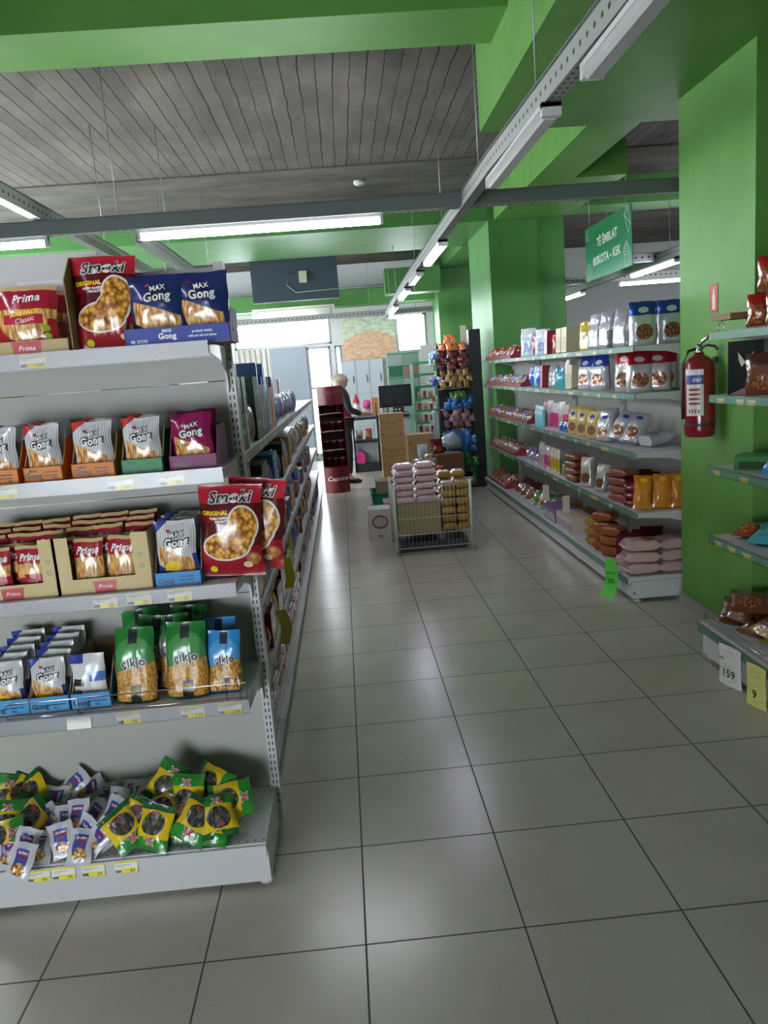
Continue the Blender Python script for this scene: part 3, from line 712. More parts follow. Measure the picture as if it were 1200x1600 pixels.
# --- cikjo bags
def cikjo(name, c1, c2, puff, seed, dark):
    n = film_nm(name+'_print', c1); _, u, v, _ = n.uv()
    n.over(n.math('MULTIPLY', n.ellm(.5, .58, .5, .3), .35), c2)
    n.over(n.both(n.halfm(.12, -1, -.42), n.halfm(0, 1, .02)), n.vor(16 if puff else 30, 16 if puff else 34, [(0, 'eac070'), (.4, 'cf9a45'), (.8, '96602a')]))
    n.rect(.36, .60, .80, .98, '22232a' if not puff else '1c2238')
    n.rect(.40, .66, .0 if not puff else .1, .24, dark); n.crinkle(14, .5)
    T = [('çikjo', .16, WT, .02, .55, dict(bold=.0034, rot=.06, layer=2)), ('çikjo', .16, BK, .02, .55, dict(bold=.0010, rot=.06, layer=4)), ('SPICY', .04, YL, .02, .15, dict(bold=.001, rot=.1, layer=3))]
    return bag_mesh(name, .13, .24, .06, n.m, film(c1), stand=True, texts=T, seed=seed, nx=13, ny=19, seal=.1)
C_GRN = cikjo('green_snack_bag', '1f7a30', '6fae6c', False, 30, '20201a'); C_BLU = cikjo('blue_snack_bag', '2a86c8', '6fb0dc', True, 31, '1c2a5a')
# --- little silver nut bags, green seed bags
n = film_nm('silver_nut_bag_print', 'bcbcc0', rough=.3, metal=.0); n.rect(.2, .76, .34, .82, '2448a0'); n.over(n.both(n.rectm(.2, .76, .62, .74), n.halfm(.1, 1, .7)), 'b03040')
n.over(n.ellm(.5, .28, .30, .17), n.vor(9, 11, [(0, 'eac890'), (.45, 'c29048'), (.8, '5a3a1c')])); n.crinkle(26, .7)
N_SIL = [bag_mesh('silver_nut_bag', .078, .108, .022, n.m, film('b2b2b6', .3), texts=[('Golden', .1, WT, .0, .72, dict(bold=.0004, shear=.2, rot=.05)), ('ETNA', .09, RD, .0, .55, dict(bold=.0006))], seed=40+i, nx=9, ny=11, seal=.09) for i in range(2)]
n = film_nm('green_seed_bag_print', '2c8a2a'); n.rect(0, 1, .14, .72, 'd8b81c'); n.rect(0, 1, 0, .14, '1c5a2c'); n.rect(0, 1, .9, 1, '2f7a34')
n.over(n.ellm(.5, .42, .34, .25), n.vor(14, 8, [(0, '8a847a'), (.4, '5a554c'), (.8, '2c2a28')], rot=.4)); n.crinkle(20, .6)
S_GRN = [bag_mesh('green_seed_bag', .118, .14, .045, n.m, film('2f8a2c'), texts=[('XL', .2, RD, .0, .8, dict(bold=.0008, shear=.2, layer=4)), ('XL', .2, WT, .0, .8, dict(bold=.0024, shear=.2, layer=3)), ('Tutku', .06, RD, .05, .24, dict(bold=.001, shear=.2, layer=3))], seed=50+i, nx=11, ny=13, seal=.07) for i in range(2)]
# --- generic bags for the other shelves
def gbag(name, top, body, pic=None, w=.15, h=.25, t=.07, stand=True, split=.68, seed=0, rough=.24, patch=None, nx=11, ny=13, vs=12):
    n = film_nm(name+'_print', body, rough=rough)
    n.over(n.halfm(0, 1, split), top)
    if pic: n.over(n.ellm(.5, .3, .32, .18), n.vor(vs, vs*.9, pic))
    if patch: n.over(n.ellm(.5, (1+split)/2-.04, .2, .07), patch)
    n.crinkle(13, 1.0)
    if body[:1] in 'ab' and body[:2] == body[2:4] or body in ('b9bcc0', 'b4b6b4', 'a9adb4', 'b0b2b6', '8e9092', 'b4b0a8', 'a4a09a'): n.b.inputs['Metallic'].default_value = .35; n.b.inputs['Roughness'].default_value = .3
    return bag_mesh(name, w, h, t, n.m, film(body, .24), stand=stand, seed=seed, nx=nx, ny=ny, texts=())
BROWNS = [(0, 'c08a5c'), (.4, '8a5430'), (.8, '4a2414')]
K = {}
K['blue_top'] = gbag('croissant_bag', '1f3f9c', 'b9bcc0', BROWNS, .17, .27, .09, seed=60, patch='d0d4da')
K['red_top'] = gbag('croissant_bag', 'a01c28', 'b4b6b4', BROWNS, .17, .27, .09, seed=61, patch='d8c8c8')
K['grey_bag'] = gbag('plain_silver_bag', '8c8e90', '8e9092', None, .16, .26, .08, seed=62)
K['gold_bag'] = gbag('gold_croissant_bag', 'bfa860', 'b8a058', BROWNS, .13, .21, .07, seed=63, patch='1f3f9c')
K['silver_blue'] = gbag('silver_croissant_bag', 'a9adb4', 'b0b2b6', BROWNS, .14, .22, .08, seed=64, patch='203c90')
K['yellow_bag'] = gbag('yellow_bag', 'b8a020', 'a89430', None, .11, .2, .04, seed=65)
K['cone_silver'] = gbag('silver_cone_bag', 'b0aca4', 'b4b0a8', BROWNS, .1, .2, .07, seed=66)
K['strip_pink'] = gbag('pink_white_wafer_bag', 'c8b0b4', 'b83a6a', None, .1, .22, .03, stand=False, split=.6, seed=67)
K['strip_yellow'] = gbag('yellow_white_wafer_bag', 'd2ccb8', 'b8a41e', None, .1, .22, .03, stand=False, split=.6, seed=68)
K['strip_white'] = gbag('white_striped_bag', 'c8c0bc', 'c09a9c', None, .09, .24, .03, stand=False, split=.5, seed=69)
K['orange_cake'] = gbag('orange_cake_bag', 'c87a18', 'cf8420', None, .12, .22, .06, stand=False, split=.8, seed=70, patch='d8c020')
K['dark_red'] = gbag('dark_red_candy_bag', '5e1016', '6a1218', BROWNS, .16, .2, .06, stand=False, split=.7, seed=71)
K['brown_bag'] = gbag('brown_candy_bag', '4a2a1a', '6a3c22', BROWNS, .15, .19, .05, stand=False, split=.7, seed=72)
K['red_gold'] = gbag('red_gold_bag', 'a81c1c', '8a4a1e', [(0, 'e0b050'), (.5, 'a04a1c'), (.8, '5a1810')], .1, .15, .05, stand=False, split=.66, seed=73)
K['blue_chips'] = gbag('blue_candy_bag', '2a7ab8', '2f86c4', [(0, 'd8e4ec'), (.5, '2f7ab8'), (.8, '1c4a80')], .15, .2, .06, stand=False, split=.8, seed=74)
K['gold_candy'] = gbag('gold_candy_bag', 'b09a30', 'a8902c', BROWNS, .15, .19, .05, stand=False, split=.75, seed=75)
K['teal_bag'] = gbag('teal_candy_bag', '2f8a9a', '46a0a8', None, .14, .17, .06, stand=False, split=.6, seed=76)
K['violet_bag'] = gbag('purple_candy_bag', '4a2c8a', '5a3a9a', None, .14, .18, .06, stand=False, split=.6, seed=77)
K['white_figure'] = gbag('white_blue_bag', 'c8ccd0', 'b8c4d4', [(0, 'd8e0e8'), (.5, '4a90c8'), (.8, 'c84a5a')], .15, .24, .07, seed=78)
K['blue_small'] = gbag('small_blue_bag', '2c62b0', '2c62b0', None, .09, .1, .04, stand=False, seed=79)
K['green_pack'] = gbag('green_snack_pack', '2f7a34', '3c8a3c', BROWNS, .14, .18, .05, stand=False, seed=80)
K['snack_small'] = gbag('small_brown_croissant_bag', '7a5a48', '8a6a54', BROWNS, .1, .12, .05, stand=False, seed=81, nx=9, ny=9)
K['snack_purple'] = gbag('small_purple_croissant_bag', '6a3f86', '8a88a0', BROWNS, .1, .12, .05, stand=False, seed=82, nx=9, ny=9)
K['snack_bluew'] = gbag('small_blue_croissant_bag', '5a8ab8', 'a8a4a4', BROWNS, .1, .12, .05, stand=False, seed=83, nx=9, ny=9)
# soft wrapped blocks (wafer and cake packs) lying flat: w along x, d along y, h
def pack_mesh(name, w, d, h, c, c2=None, seed=0, dots=None, fringe=True, patch=None, txt=None):
    r = random.Random(seed); m = MB(); n = film_nm(name+'_print', c, rough=.3)
    if c2: n.over(n.band(.0, .45), c2)
    if dots: n.over(n.ellm(.68, .5, .16, .26), dots)
    if patch: n.over(n.rectm(.12, .88, .2, .9), patch)
    n.crinkle(14, .6); mt = n.m; nx, ny = 11, 7
    def S(i, j):  # around: j runs round the section
        u = i/(nx-1); e = max(0, 1-abs(2*u-1)**6)**.4
        a = 2*PI*j/16; ca, sa = math.cos(a), math.sin(a); p = .38
        yy = math.copysign(abs(ca)**p, ca)*d/2; zz = math.copysign(abs(sa)**p, sa)*h/2*(.15+.85*e)
        return ((u-.5)*w, yy*(.97+.03*e)+.001*math.sin(i*2.1+seed), h/2+zz+.002*math.sin(i*1.7+j+seed))
    k0 = len(m.v)
    for i in range(nx):
        for j in range(16): m.v.append(S(i, j))
    for i in range(nx-1):
        for j in range(16):
            A, B = k0+i*16, k0+(i+1)*16; j2 = (j+1) % 16
            m.f.append((A+j, B+j, B+j2, A+j2)); m.mi.append(m.slot(mt)); m.sm.append(True)
            vv = lambda q: (q-8)/8 if q >= 8 else 1-q/8
            m.uvs.append([(i/(nx-1), vv(j)), ((i+1)/(nx-1), vv(j)), ((i+1)/(nx-1), vv(j+1)), (i/(nx-1), vv(j+1))])
    for i, sx in ((0, -1), (nx-1, 1)):
        A = k0+i*16; q = [A+j for j in range(16)]; m.f.append(tuple(q if sx > 0 else q[::-1])); m.mi.append(m.slot(mt)); m.sm.append(False); m.uvs.append(None)
        if fringe: m.box((sx*w/2, -d*.47, h*.4), (sx*(w/2+.012), d*.47, h*.4+.002), mt)
    if txt:
        s, sz, mm = txt; put_text(m, s, sz, mm, lambda x, y, l: (x, -d/2-.001*l, h/2+y))
    return m.mesh(name)
K['pink_pack'] = pack_mesh('pink_wafer_pack', .20, .13, .06, 'bb9ba0', 'c8a6aa', 1)
K['pink_dot'] = pack_mesh('pink_biscuit_pack', .23, .15, .075, 'b79a98', 'bda09c', 2, dots='a05a2c')
K['brown_pack'] = pack_mesh('brown_cake_pack', .20, .12, .055, '7a3f28', '8c4a2c', 3)
K['gold_pack'] = pack_mesh('gold_biscuit_pack', .14, .12, .07, 'a8801c', '96701a', 4)
K['gold_print'] = pack_mesh('gold_biscuit_pack', .14, .12, .07, 'a8801c', '96701a', 5, patch='c8c0c0')
K['orange_pack'] = pack_mesh('orange_cake_pack', .16, .13, .07, 'a05a20', '8a4818', 6)
K['red_pack'] = pack_mesh('dark_red_biscuit_pack', .16, .12, .05, '6a1a1c', '7c2024', 7)
K['tan_pack'] = pack_mesh('light_brown_cake_pack', .18, .13, .055, '9c6a48', '8a4a30', 8)
# cartons
def carton(name, w, d, h, c, c2=None, rough=.45, txt=None, band=None, seed=0, logo=None, tape=False):
    n = NM(name+'_front_print', c, rough, 0, .15 if rough < .5 else 0)
    if c2: n.rect(.08, .92, .12, .62, c2)
    if band: n.rect(0, 1, .74, .9, band)
    if logo:
        for u in logo[1]: n.over(n.ellm(u, .5, .035*1.0/max(w, .2)*.3+.03, .12), logo[0]); n.over(n.ellm(u, .5, .04, .07), c)
    m = MB(); b = .0015; side = flat(c, rough, tag='carton')
    m.box((-w/2, -d/2, 0), (w/2, d/2, h), side, front=n.m)
    m.box((-w/2-.0006, -.001, h-.03), (-w/2, .001, h), BR if tape else side)
    if tape: m.box((-.025, -d/2-.0006, h-.06), (.025, d/2+.0006, h+.0008), flat('a58a5c', .3, tag='tape'))
    if txt:
        for s, sz, mm, x, z in txt: put_text(m, s, sz, mm, front_fn(-d/2, 0, 0), x, z, .0006)
    return m.mesh(name)
def tray_mesh(name, w, d, hf, hb, out, inn='a58258', txt=None, tilt_side=True, flap=None, notch=False, hs=None):
    """open display tray: low printed front, sloping sides, high back, kraft inside"""
    mo, mi, t = flat(out, .55, tag='tray_board'), flat(inn, .7, tag='kraft_board'), .002
    hs = hs or hf; m = MB(); y0, y1 = -d/2, d/2
    m.box((-w/2, y0, 0), (w/2, y1, t), mi)
    m.box((-w/2, y0, t), (w/2, y0+t, hf), mi, front=mo)
    m.box((-w/2, y1-t, t), (w/2, y1, hb), mi)
    for s in (-1, 1):
        poly = [(y0, 0), (y1, 0), (y1, hb), (y0+d*.35, hb if tilt_side else hf), (y0+d*.08, hf+.004), (y0, hf)] if not notch else [(y0, 0), (y1, 0), (y1, hb), (y0, hb)]
        m.prism(poly, s*w/2-(t if s > 0 else 0), s*w/2+(t if s < 0 else 0), mi)
        m.prism(poly, s*(w/2+.0004), s*w/2, mo)
    if notch:
        for s in (-1, 1): m.box((s*w/2, y0-t*.2, hf-.001), (s*(w/2-notch), y0+t, hb), mi, front=mo)
    fn = front_fn(y0-.0008)
    for a in (txt or ()):
        s, sz, mm, x, z = a[:5]; put_text(m, s, sz, mm, fn, x, z, *(a[5] if len(a) > 5 else (.0003,)))
    if flap:
        x0, x1, z0, z1 = flap; m.face([fn(x0, z0, 1), fn(x1, z0, 1), fn(x1+.004, z1, 1), fn(x0-.004, z1, 1)], RD); put_text(m, 'Prima', (z1-z0)*.5, WT, fn, (x0+x1)/2, (z0+z1)/2, 0, .3, 0, 1, 2)
    return m.mesh(name)
PTS = {}
def put(nm, me, loc, rot=(0, 0, 0), label='', cat='snack bag', group=None, sc=1., lift=True):
    # loc.z is the height of what it stands on: lift until the lowest point just rests there
    R = Matrix.Rotation(rot[2], 3, 'Z') @ Matrix.Rotation(rot[1], 3, 'Y') @ Matrix.Rotation(rot[0], 3, 'X')
    scv = Vector((sc, sc, sc)) if isinstance(sc, (int, float)) else Vector(sc)
    key = me.name
    if key not in PTS: PTS[key] = [v.co.copy() for v in me.vertices]
    row = R[2]; lo = min(row[0]*v.x*scv[0]+row[1]*v.y*scv[1]+row[2]*v.z*scv[2] for v in PTS[key])
    if lift: loc = (loc[0], loc[1], loc[2]-lo+.0012)
    o = link_ob(nm, me, None, loc, rot)
    if sc != 1.: o.scale = (sc, sc, sc) if isinstance(sc, (int, float)) else sc
    tag(o, label, cat, group); return o
ORD = ['first', 'second', 'third', 'fourth', 'fifth', 'sixth', 'seventh', 'eighth', 'ninth', 'tenth', 'eleventh', 'twelfth', 'thirteenth', 'fourteenth', 'fifteenth', 'sixteenth', 'seventeenth', 'eighteenth', 'nineteenth']
for t_, u_ in (('twentieth', 'twenty'), ('thirtieth', 'thirty'), ('fortieth', 'forty'), ('fiftieth', 'fifty')): ORD += [t_]+[u_+'-'+ORD[i] for i in range(9)]
# ================= END-CAP STOCK =================
def X(px, py, y): return on_plane(px, py, Y=y).x
# top shelf
z = EL[3]; yf = EYF+.05
bx = MB(); n = NM('white_carton_print', 'b9b7b4', .6); n.rect(.62, .92, .35, .75, 'd6d4d0'); n.rect(.66, .86, .42, .5, '7c7a78'); M_CART = n.m
bx.box((-.32, -.065, 0), (.32, .065, .30), flat('a9a8a8', .6, tag='carton'), front=M_CART)
for k in range(8): bx.box((-.27+k*.01, -.0656, .2), (-.266+k*.01, -.065, .24), M_INKG)
put('storage_carton', bx.mesh('storage_carton'), (-.36-.66, 2.505, z), (0, 0, 0), 'big greyish white carton standing behind the pretzel bags on the top shelf', 'box', None)
T_KX = tray_mesh('kraft_display_tray', .25, .2, .042, .19, 'b09a6a', txt=(), flap=(-.03, .045, 0.001, .04), tilt_side=False)
xa = X(-22, 545, yf); xb = X(97, 540, yf)
put('display_tray', T_KX, ((xa+xb)/2, yf+.1, z), (0, 0, 0), 'kraft display tray with red flap at the left of the top shelf', 'tray')
put('pretzel_bag', P_XXL, (X(36, 540, yf), yf+.05, z+.004), (-.12, .03, 0.05), 'large red XXL pretzel stick bag in the kraft tray on the top shelf', 'snack bag', None, 1.)
put('pretzel_bag', P_XXL, (X(62, 540, yf+.1), yf+.13, z+.004), (-.1, 0, -.1), 'red pretzel stick bag half hidden behind the XXL one', 'snack bag', None, .96)
br = MB().prism([(-.13, 0), (.13, 0), (.13, .25), (-.06, .27), (-.13, .2)], 0, .003, flat('8f7350', .7, tag='kraft_board'))
put('cardboard_sheet', br.mesh('cardboard_sheet'), (X(113, 540, yf), yf+.13, z), (0, 0, .0), 'brown cardboard sheet standing left of the big red puff bag', 'cardboard')
put('puff_bag', B_SMOKI, (X(163, 537, yf), yf+.06, z), (-.1, .02, .06), 'large red peanut puff bag on the top shelf', 'snack bag', None, .93)
T_BLU = tray_mesh('blue_display_tray', .3, .17, .052, .1, '2c3f96', '7a6a55', txt=[('Gong', .022, WT, -.03, .026, (.0008,)), ('MAX', .012, WT, -.03, .041, (.0005,)), ('88 37295', .012, WT, -.11, .015), ('pretzel sticks', .01, WT, .07, .035), ('with sea salt and spices', .008, WT, .07, .022)])
xc = (X(207, 533, yf)+X(350, 528, yf))/2
put('display_tray', T_BLU, (xc, yf+.085, z), (0, 0, 0), 'blue display tray holding two navy pretzel bags', 'tray')
put('pretzel_bag', G_BLU[0], (X(247, 530, yf), yf+.05, z+.03), (-.08, 0, .02), 'navy pretzel bag with lime corner, left in the blue tray', 'snack bag', None)
put('pretzel_bag', G_BLU[1], (X(316, 526, yf), yf+.06, z+.03), (-.06, 0, -.04), 'navy pretzel bag, right one in the blue tray', 'snack bag', None)
put('pretzel_bag', G_BLU[1], (X(285, 526, yf+.1), yf+.12, z+.02), (-.04, 0, .06), 'navy pretzel bag behind the two front ones in the blue tray', 'snack bag', None)
# second shelf: five small trays
z = EL[2]; yf = EYF+.045
def mini(px0, px1, py, col, lab, bagm, baglab, n=3, h=.042, cgroup=None, w=None):
    x0, x1 = X(px0, py, yf), X(px1, py, yf); w = x1-x0
    tr = tray_mesh('display_tray', w, .21, h, .12, col, 'a06a44' if col != '7a2c62' else '7a3a62', txt=[('Gong', h*.5, BK, -w*.24, h*.42, (.0008,)), ('MAX', h*.25, BK, -w*.24, h*.75, (.0004,)), ('pretzel sticks', h*.17, BK, w*.2, h*.65), ('salt and spice', h*.15, BK, w*.2, h*.42), ('40 g', h*.15, BK, w*.3, h*.22)])
    put('display_tray', tr, ((x0+x1)/2, yf+.105, z), (0, 0, 0), lab, 'tray')
    for k in range(n):
        put('pretzel_bag', bagm[k % 2], ((x0+x1)/2+.003*(k % 2)-.002, yf+.035+k*.05, z+.006+.003*k), (-.1, rnd.uniform(-.03, .03), rnd.uniform(-.05, .05)), baglab % ('front' if k == 0 else ('middle', 'back')[min(k-1, 1)]), 'snack bag', None, (min(1, (w-.008)/.125), 1, 1))
mini(-38, 29, 745, 'd07a2c', 'orange display tray cut by the left photo edge', G_RED, 'silver striped pretzel bag at the left photo edge, %s of its orange tray')
mini(37, 98, 743, 'd07a2c', 'orange display tray above the 30 tag gap, second from the left', G_RED, 'silver striped pretzel bag, %s of the second orange tray')
mini(112, 180, 738, 'd07a2c', 'orange display tray beside the green one', G_RED, 'silver striped pretzel bag, %s of the orange tray beside the green one')
mini(190, 255, 731, '2a8a50', 'green display tray on the second shelf from the top', G_RED, 'silver striped pretzel bag, %s of the green tray')
mini(265, 340, 724, '7a2c62', 'purple display tray at the right end of the second shelf', G_MAG, 'shiny magenta pretzel bag, %s of the purple tray')
# third shelf
z = EL[1]; yf = EYF+.04
def kraft(px0, px1, py, lab, bags, nm, rows, d=.26):
    x0, x1 = X(px0, py, yf), X(px1, py, yf); w = x1-x0
    tr = tray_mesh('display_tray', w, d, .045, .175, 'c2ad7c', 'a8895a', flap=(-.03, .03, .002, .036), notch=w*.17, txt=[('o', .03, M_INKG, w*.41, .11, (0,)), ('o', .03, M_INKG, w*.41, .075, (0,))])
    put('display_tray', tr, ((x0+x1)/2, yf+d/2, z), (0, 0, 0), lab, 'tray')
    for r in range(rows):
        for c in range(3 if r else 2):
            cx = (x0+x1)/2 + ((c-.5)*w*.36 if r == 0 else (c-1)*w*.32)
            put('pretzel_bag', bags, (cx, yf+.03+r*.037, z+.006+(.012*r if r > 1 else 0)), (-.05-.02*r, rnd.uniform(-.05, .05), rnd.uniform(-.06, .06)), '%s, %s from the front, %s' % (nm, ORD[r]+' row', (('left', 'right') if r == 0 else ('left', 'middle', 'right'))[c]), 'snack bag', None, (.92, .9, 1))
kraft(-55, 97, 932, 'kraft display tray of red pretzel bags cut by the left photo edge', P_RED, 'red pretzel bag in the leftmost kraft tray', 5)
kraft(91, 241, 925, 'kraft display tray with red flap in the middle of the third shelf', P_TAN, 'tan and red pretzel bag in the middle kraft tray', 5)
x0, x1 = X(243, 912, yf), X(315, 905, yf); w = x1-x0
tr = tray_mesh('display_tray', w, .26, .042, .165, '2f86c8', '8d8b88', txt=[('Gong', .02, BK, -w*.26, .016, (.0008,)), ('pretzel sticks', .008, BK, w*.18, .028), ('with cheese', .008, BK, w*.18, .017)])
put('display_tray', tr, ((x0+x1)/2, yf+.13, z), (0, 0, 0), 'bright blue display tray beside the red puff bags', 'tray')
for k in range(4): put('pretzel_bag', G_CHE[k % 2], ((x0+x1)/2, yf+.03+.055*k, z+.02), (-.06, 0, 0), 'silver cheese pretzel bag in the bright blue tray, %s from the front' % ORD[k], 'snack bag', None, (1.06, 1, 1.12))
put('puff_bag', B_SMOKI, (X(362, 903, yf)+.0, yf+.04, z), (-.07, .06, -.02), 'large red peanut puff bag at the right end of the third shelf', 'snack bag', None, .97)
put('puff_bag', B_SMOKI, (X(398, 895, yf+.09), yf+.12, z), (-.05, .12, -.3), 'red peanut puff bag poking out behind the front one at the upright', 'snack bag', None, .97)
# fourth shelf
z = EL[0]; yf = EYF+.05
cb = MB().prism([(-.15, 0), (.15, 0), (.15, .17), (-.15, .09)], 0, .003, flat('a38a60', .7, tag='kraft_board'))
put('cardboard_sheet', cb.mesh('cardboard_sheet'), (X(28, 1040, 2.5), yf+.15, z), (0, 0, -.5), 'kraft cardboard side standing behind the cheese pretzel bags, far left', 'cardboard')
def cheese(px0, px1, py, lab, nm, front, rows=5):
    x0, x1 = X(px0, py, yf), X(px1, py, yf); w = x1-x0; d = .28
    tr = tray_mesh('display_tray', w, d, .05, .13, '3a90c8', 'a08560', txt=[('Gong', .022, M_INK, -w*.24, .02, (.0008,)), ('pretzel sticks', .009, M_INK, w*.16, .036), ('with cheese taste', .008, M_INK, w*.16, .024), ('40 g', .008, M_INK, w*.16, .013)])
    put('display_tray', tr, ((x0+x1)/2, yf+d/2, z+.002), (0, 0, .03), lab, 'tray')
    for k in range(rows):
        put('pretzel_bag', front if (k == 0 and front) else G_CHE[k % 2], ((x0+x1)/2-.004+.002*k, yf+.034+.046*k, z+.012+.01*k), (-.14, rnd.uniform(-.03, .03), rnd.uniform(-.05, .05)), nm % ORD[k], 'snack bag', None, (.93, .85, .96))
cheese(-27, 42, 1100, 'light blue display tray cut by the left photo edge, fourth shelf', 'silver cheese pretzel bag in the leftmost blue tray, %s from the front', None)
cheese(44, 105, 1097, 'light blue display tray between two others on the fourth shelf', 'silver cheese pretzel bag in the middle blue tray, %s from the front', None)
cheese(109, 170, 1092, 'light blue display tray showing a bag turned backwards', 'silver bag in the right blue tray, %s from the front', G_BACK, 1)
kb = MB().prism([(-.13, 0), (.13, 0), (.13, .17), (-.13, .13)], 0, .003, flat('8d7350', .7, tag='kraft_board'))
put('cardboard_sheet', kb.mesh('cardboard_sheet'), (X(176, 1085, yf)+.006, yf+.17, z), (0, 0, .0), 'dark kraft cardboard divider left of the green snack bags', 'cardboard')
for i, (px, py, dy, me, ry, sc, lab) in enumerate([
    (213, 1100, .03, C_GRN, .04, .97, 'green snack bag with twisted top, leftmost of the green ones'),
    (243, 1090, .12, C_GRN, .12, .98, 'green snack bag behind and between the two front green ones'),
    (238, 1085, .21, C_GRN, -.08, .99, 'green snack bag at the back behind the leftmost'),
    (293, 1092, .03, C_GRN, .05, .98, 'green snack bag in front, beside the light blue one'),
    (281, 1085, .12, C_GRN, -.06, .98, 'green snack bag directly behind the front right green one'),
    (300, 1080, .21, C_GRN, .05, .99, 'rearmost green snack bag on the fourth shelf'),
    (351, 1080, .045, C_BLU, .06, .8, 'light blue puff snack bag in front by the wire fence'),
    (350, 1075, .14, C_BLU, .0, .87, 'light blue snack bag behind the front blue one')]):
    put('snack_bag', me, (X(px, py, yf+dy-.03), yf+dy, z), (-.07, ry, rnd.uniform(-.08, .08)), lab, 'snack bag', None, sc)
# base shelf: heaps
zb = .165
def heap(nm, me, p, zc, tilt, roll, lab, grp):
    yaw = rnd.uniform(-.35, .35)
    R = (Matrix.Rotation(yaw, 3, 'Z') @ Matrix.Rotation(tilt, 3, 'X') @ Matrix.Rotation(roll, 3, 'Y'))
    if me.name not in PTS: PTS[me.name] = [v.co.copy() for v in me.vertices]
    P = [R @ v for v in PTS[me.name]]; c = sum(P, Vector())/len(P)
    loc = Vector((p.x, p.y, zc))-c; lo = min(q.z for q in P)+loc.z
    if lo < zb+.001: loc.z += zb+.001-lo
    if nm == 'seed_bag' or p.x > -.9:
        fr = min(q.y for q in P)+loc.y
        if fr < EYF-.012: loc.y += EYF-.012-fr
    bk = max(q.y for q in P)+loc.y
    if bk > EYB-.004: loc.y -= bk-(EYB-.004)
    o = link_ob(nm, me, None, loc); o.rotation_mode = 'YXZ'; o.rotation_euler = (tilt, roll, yaw); tag(o, lab, 'snack bag', grp); return o
def lie(px, py, zz): p = on_plane(px, py, Z=zz); return p
SIL = [(15, 1330, .2, 0), (62, 1325, .2, .1), (38, 1362, .18, .2), (100, 1330, .18, -.2), (135, 1318, .19, .5), (122, 1272, .26, -.15), (178, 1268, .26, .3), (185, 1255, .22, .1), (222, 1250, .21, .2), (205, 1290, .2, .9),
       (165, 1305, .2, -.7), (150, 1240, .2, 1.3), (70, 1290, .2, .9), (95, 1258, .21, 1.5), (85, 1245, .24, 1.7), (118, 1222, .27, .7), (140, 1232, .24, 1.2), (75, 1236, .2, 1.4), (105, 1285, .22, .2), (80, 1305, .17, -.1),
       (150, 1280, .2, .4), (190, 1280, .18, -.4), (60, 1262, .18, 1.2), (225, 1272, .18, .6), (45, 1345, .17, .4), (130, 1340, .172, .2), (160, 1330, .172, .7), (170, 1245, .18, .2), (240, 1240, .18, -.3), (212, 1235, .2, .1)]
where = ['at the front left corner of the heap', 'upright in front, second from the left', 'flat on the perforated edge, front left', 'leaning in the middle of the front', 'lying across the front middle', 'standing tall in the heap centre', 'standing at the right of the heap centre', 'just behind the right standing one', 'at the right by the green seed bags', 'slanting beside the front green bag']
for i, (px, py, zz, a) in enumerate(SIL):
    p = lie(px, py, zz); tilt = -rnd.uniform(.45, .95)
    lab = 'small silver nut bag ' + where[i] if i < 10 else 'small silver nut bag lying loose in the heap on the base shelf'
    if i >= 10: lab = 'small silver nut bag in the heap, %s row, %s from the left' % (('back', 'middle', 'front')[0 if py < 1262 else (1 if py < 1300 else 2)], ORD[[q[0] for q in sorted([t for k_, t in enumerate(SIL) if k_ >= 10 and (t[1] < 1262, 1262 <= t[1] < 1300, t[1] >= 1300)[0 if py < 1262 else (1 if py < 1300 else 2)]])].index(px)])
    heap('nut_bag', N_SIL[i % 2], p, max(p.z, zb+.02), tilt, a, lab, 'silver nut bags heaped on the base shelf')
GRN = [(262, 1225, .30, .6), (330, 1225, .28, 1.9), (292, 1245, .27, .05), (360, 1250, .25, 1.5), (258, 1262, .25, .9), (340, 1280, .24, .05), (280, 1285, .22, -.1), (218, 1300, .2, 3.5), (240, 1325, .185, 3.3), (195, 1325, .18, 2.6), (330, 1310, .19, 3.3), (305, 1325, .18, 3.8), (300, 1265, .21, 2), (355, 1285, .18, 1), (255, 1290, .19, .4),
       (18, 1245, .22, .4), (40, 1240, .24, 2.2), (45, 1280, .23, 3.9), (12, 1290, .22, .2), (5, 1325, .19, 1.2), (55, 1265, .19, 2.4)]
gl = ['standing tallest against the back panel', 'turned on its side at the back right', 'upright in the middle row', 'pointing right at the back', 'behind the silver bags on the left side of the pile', 'upright at the right showing its seeds', 'upright in the centre showing its seeds', 'upside down beside the silver heap', 'upside down at the front edge', 'lying at the front left of the pile',
      'upside down at the front right', 'lying over the front edge', 'under the middle row', 'under the right upright one', 'wedged under the centre', 'at the left photo edge', 'at the far left, folded over', 'upside down left of the silver heap', 'at the left photo edge showing seeds', 'lowest at the left photo edge', 'under the folded one at far left']
for i, (px, py, zz, a) in enumerate(GRN):
    p = lie(px, py, zz); heap('seed_bag', S_GRN[i % 2], p, zz, -rnd.uniform(.45, .9), a, 'green sunflower seed bag ' + gl[i], 'green seed bags heaped on the base shelf')
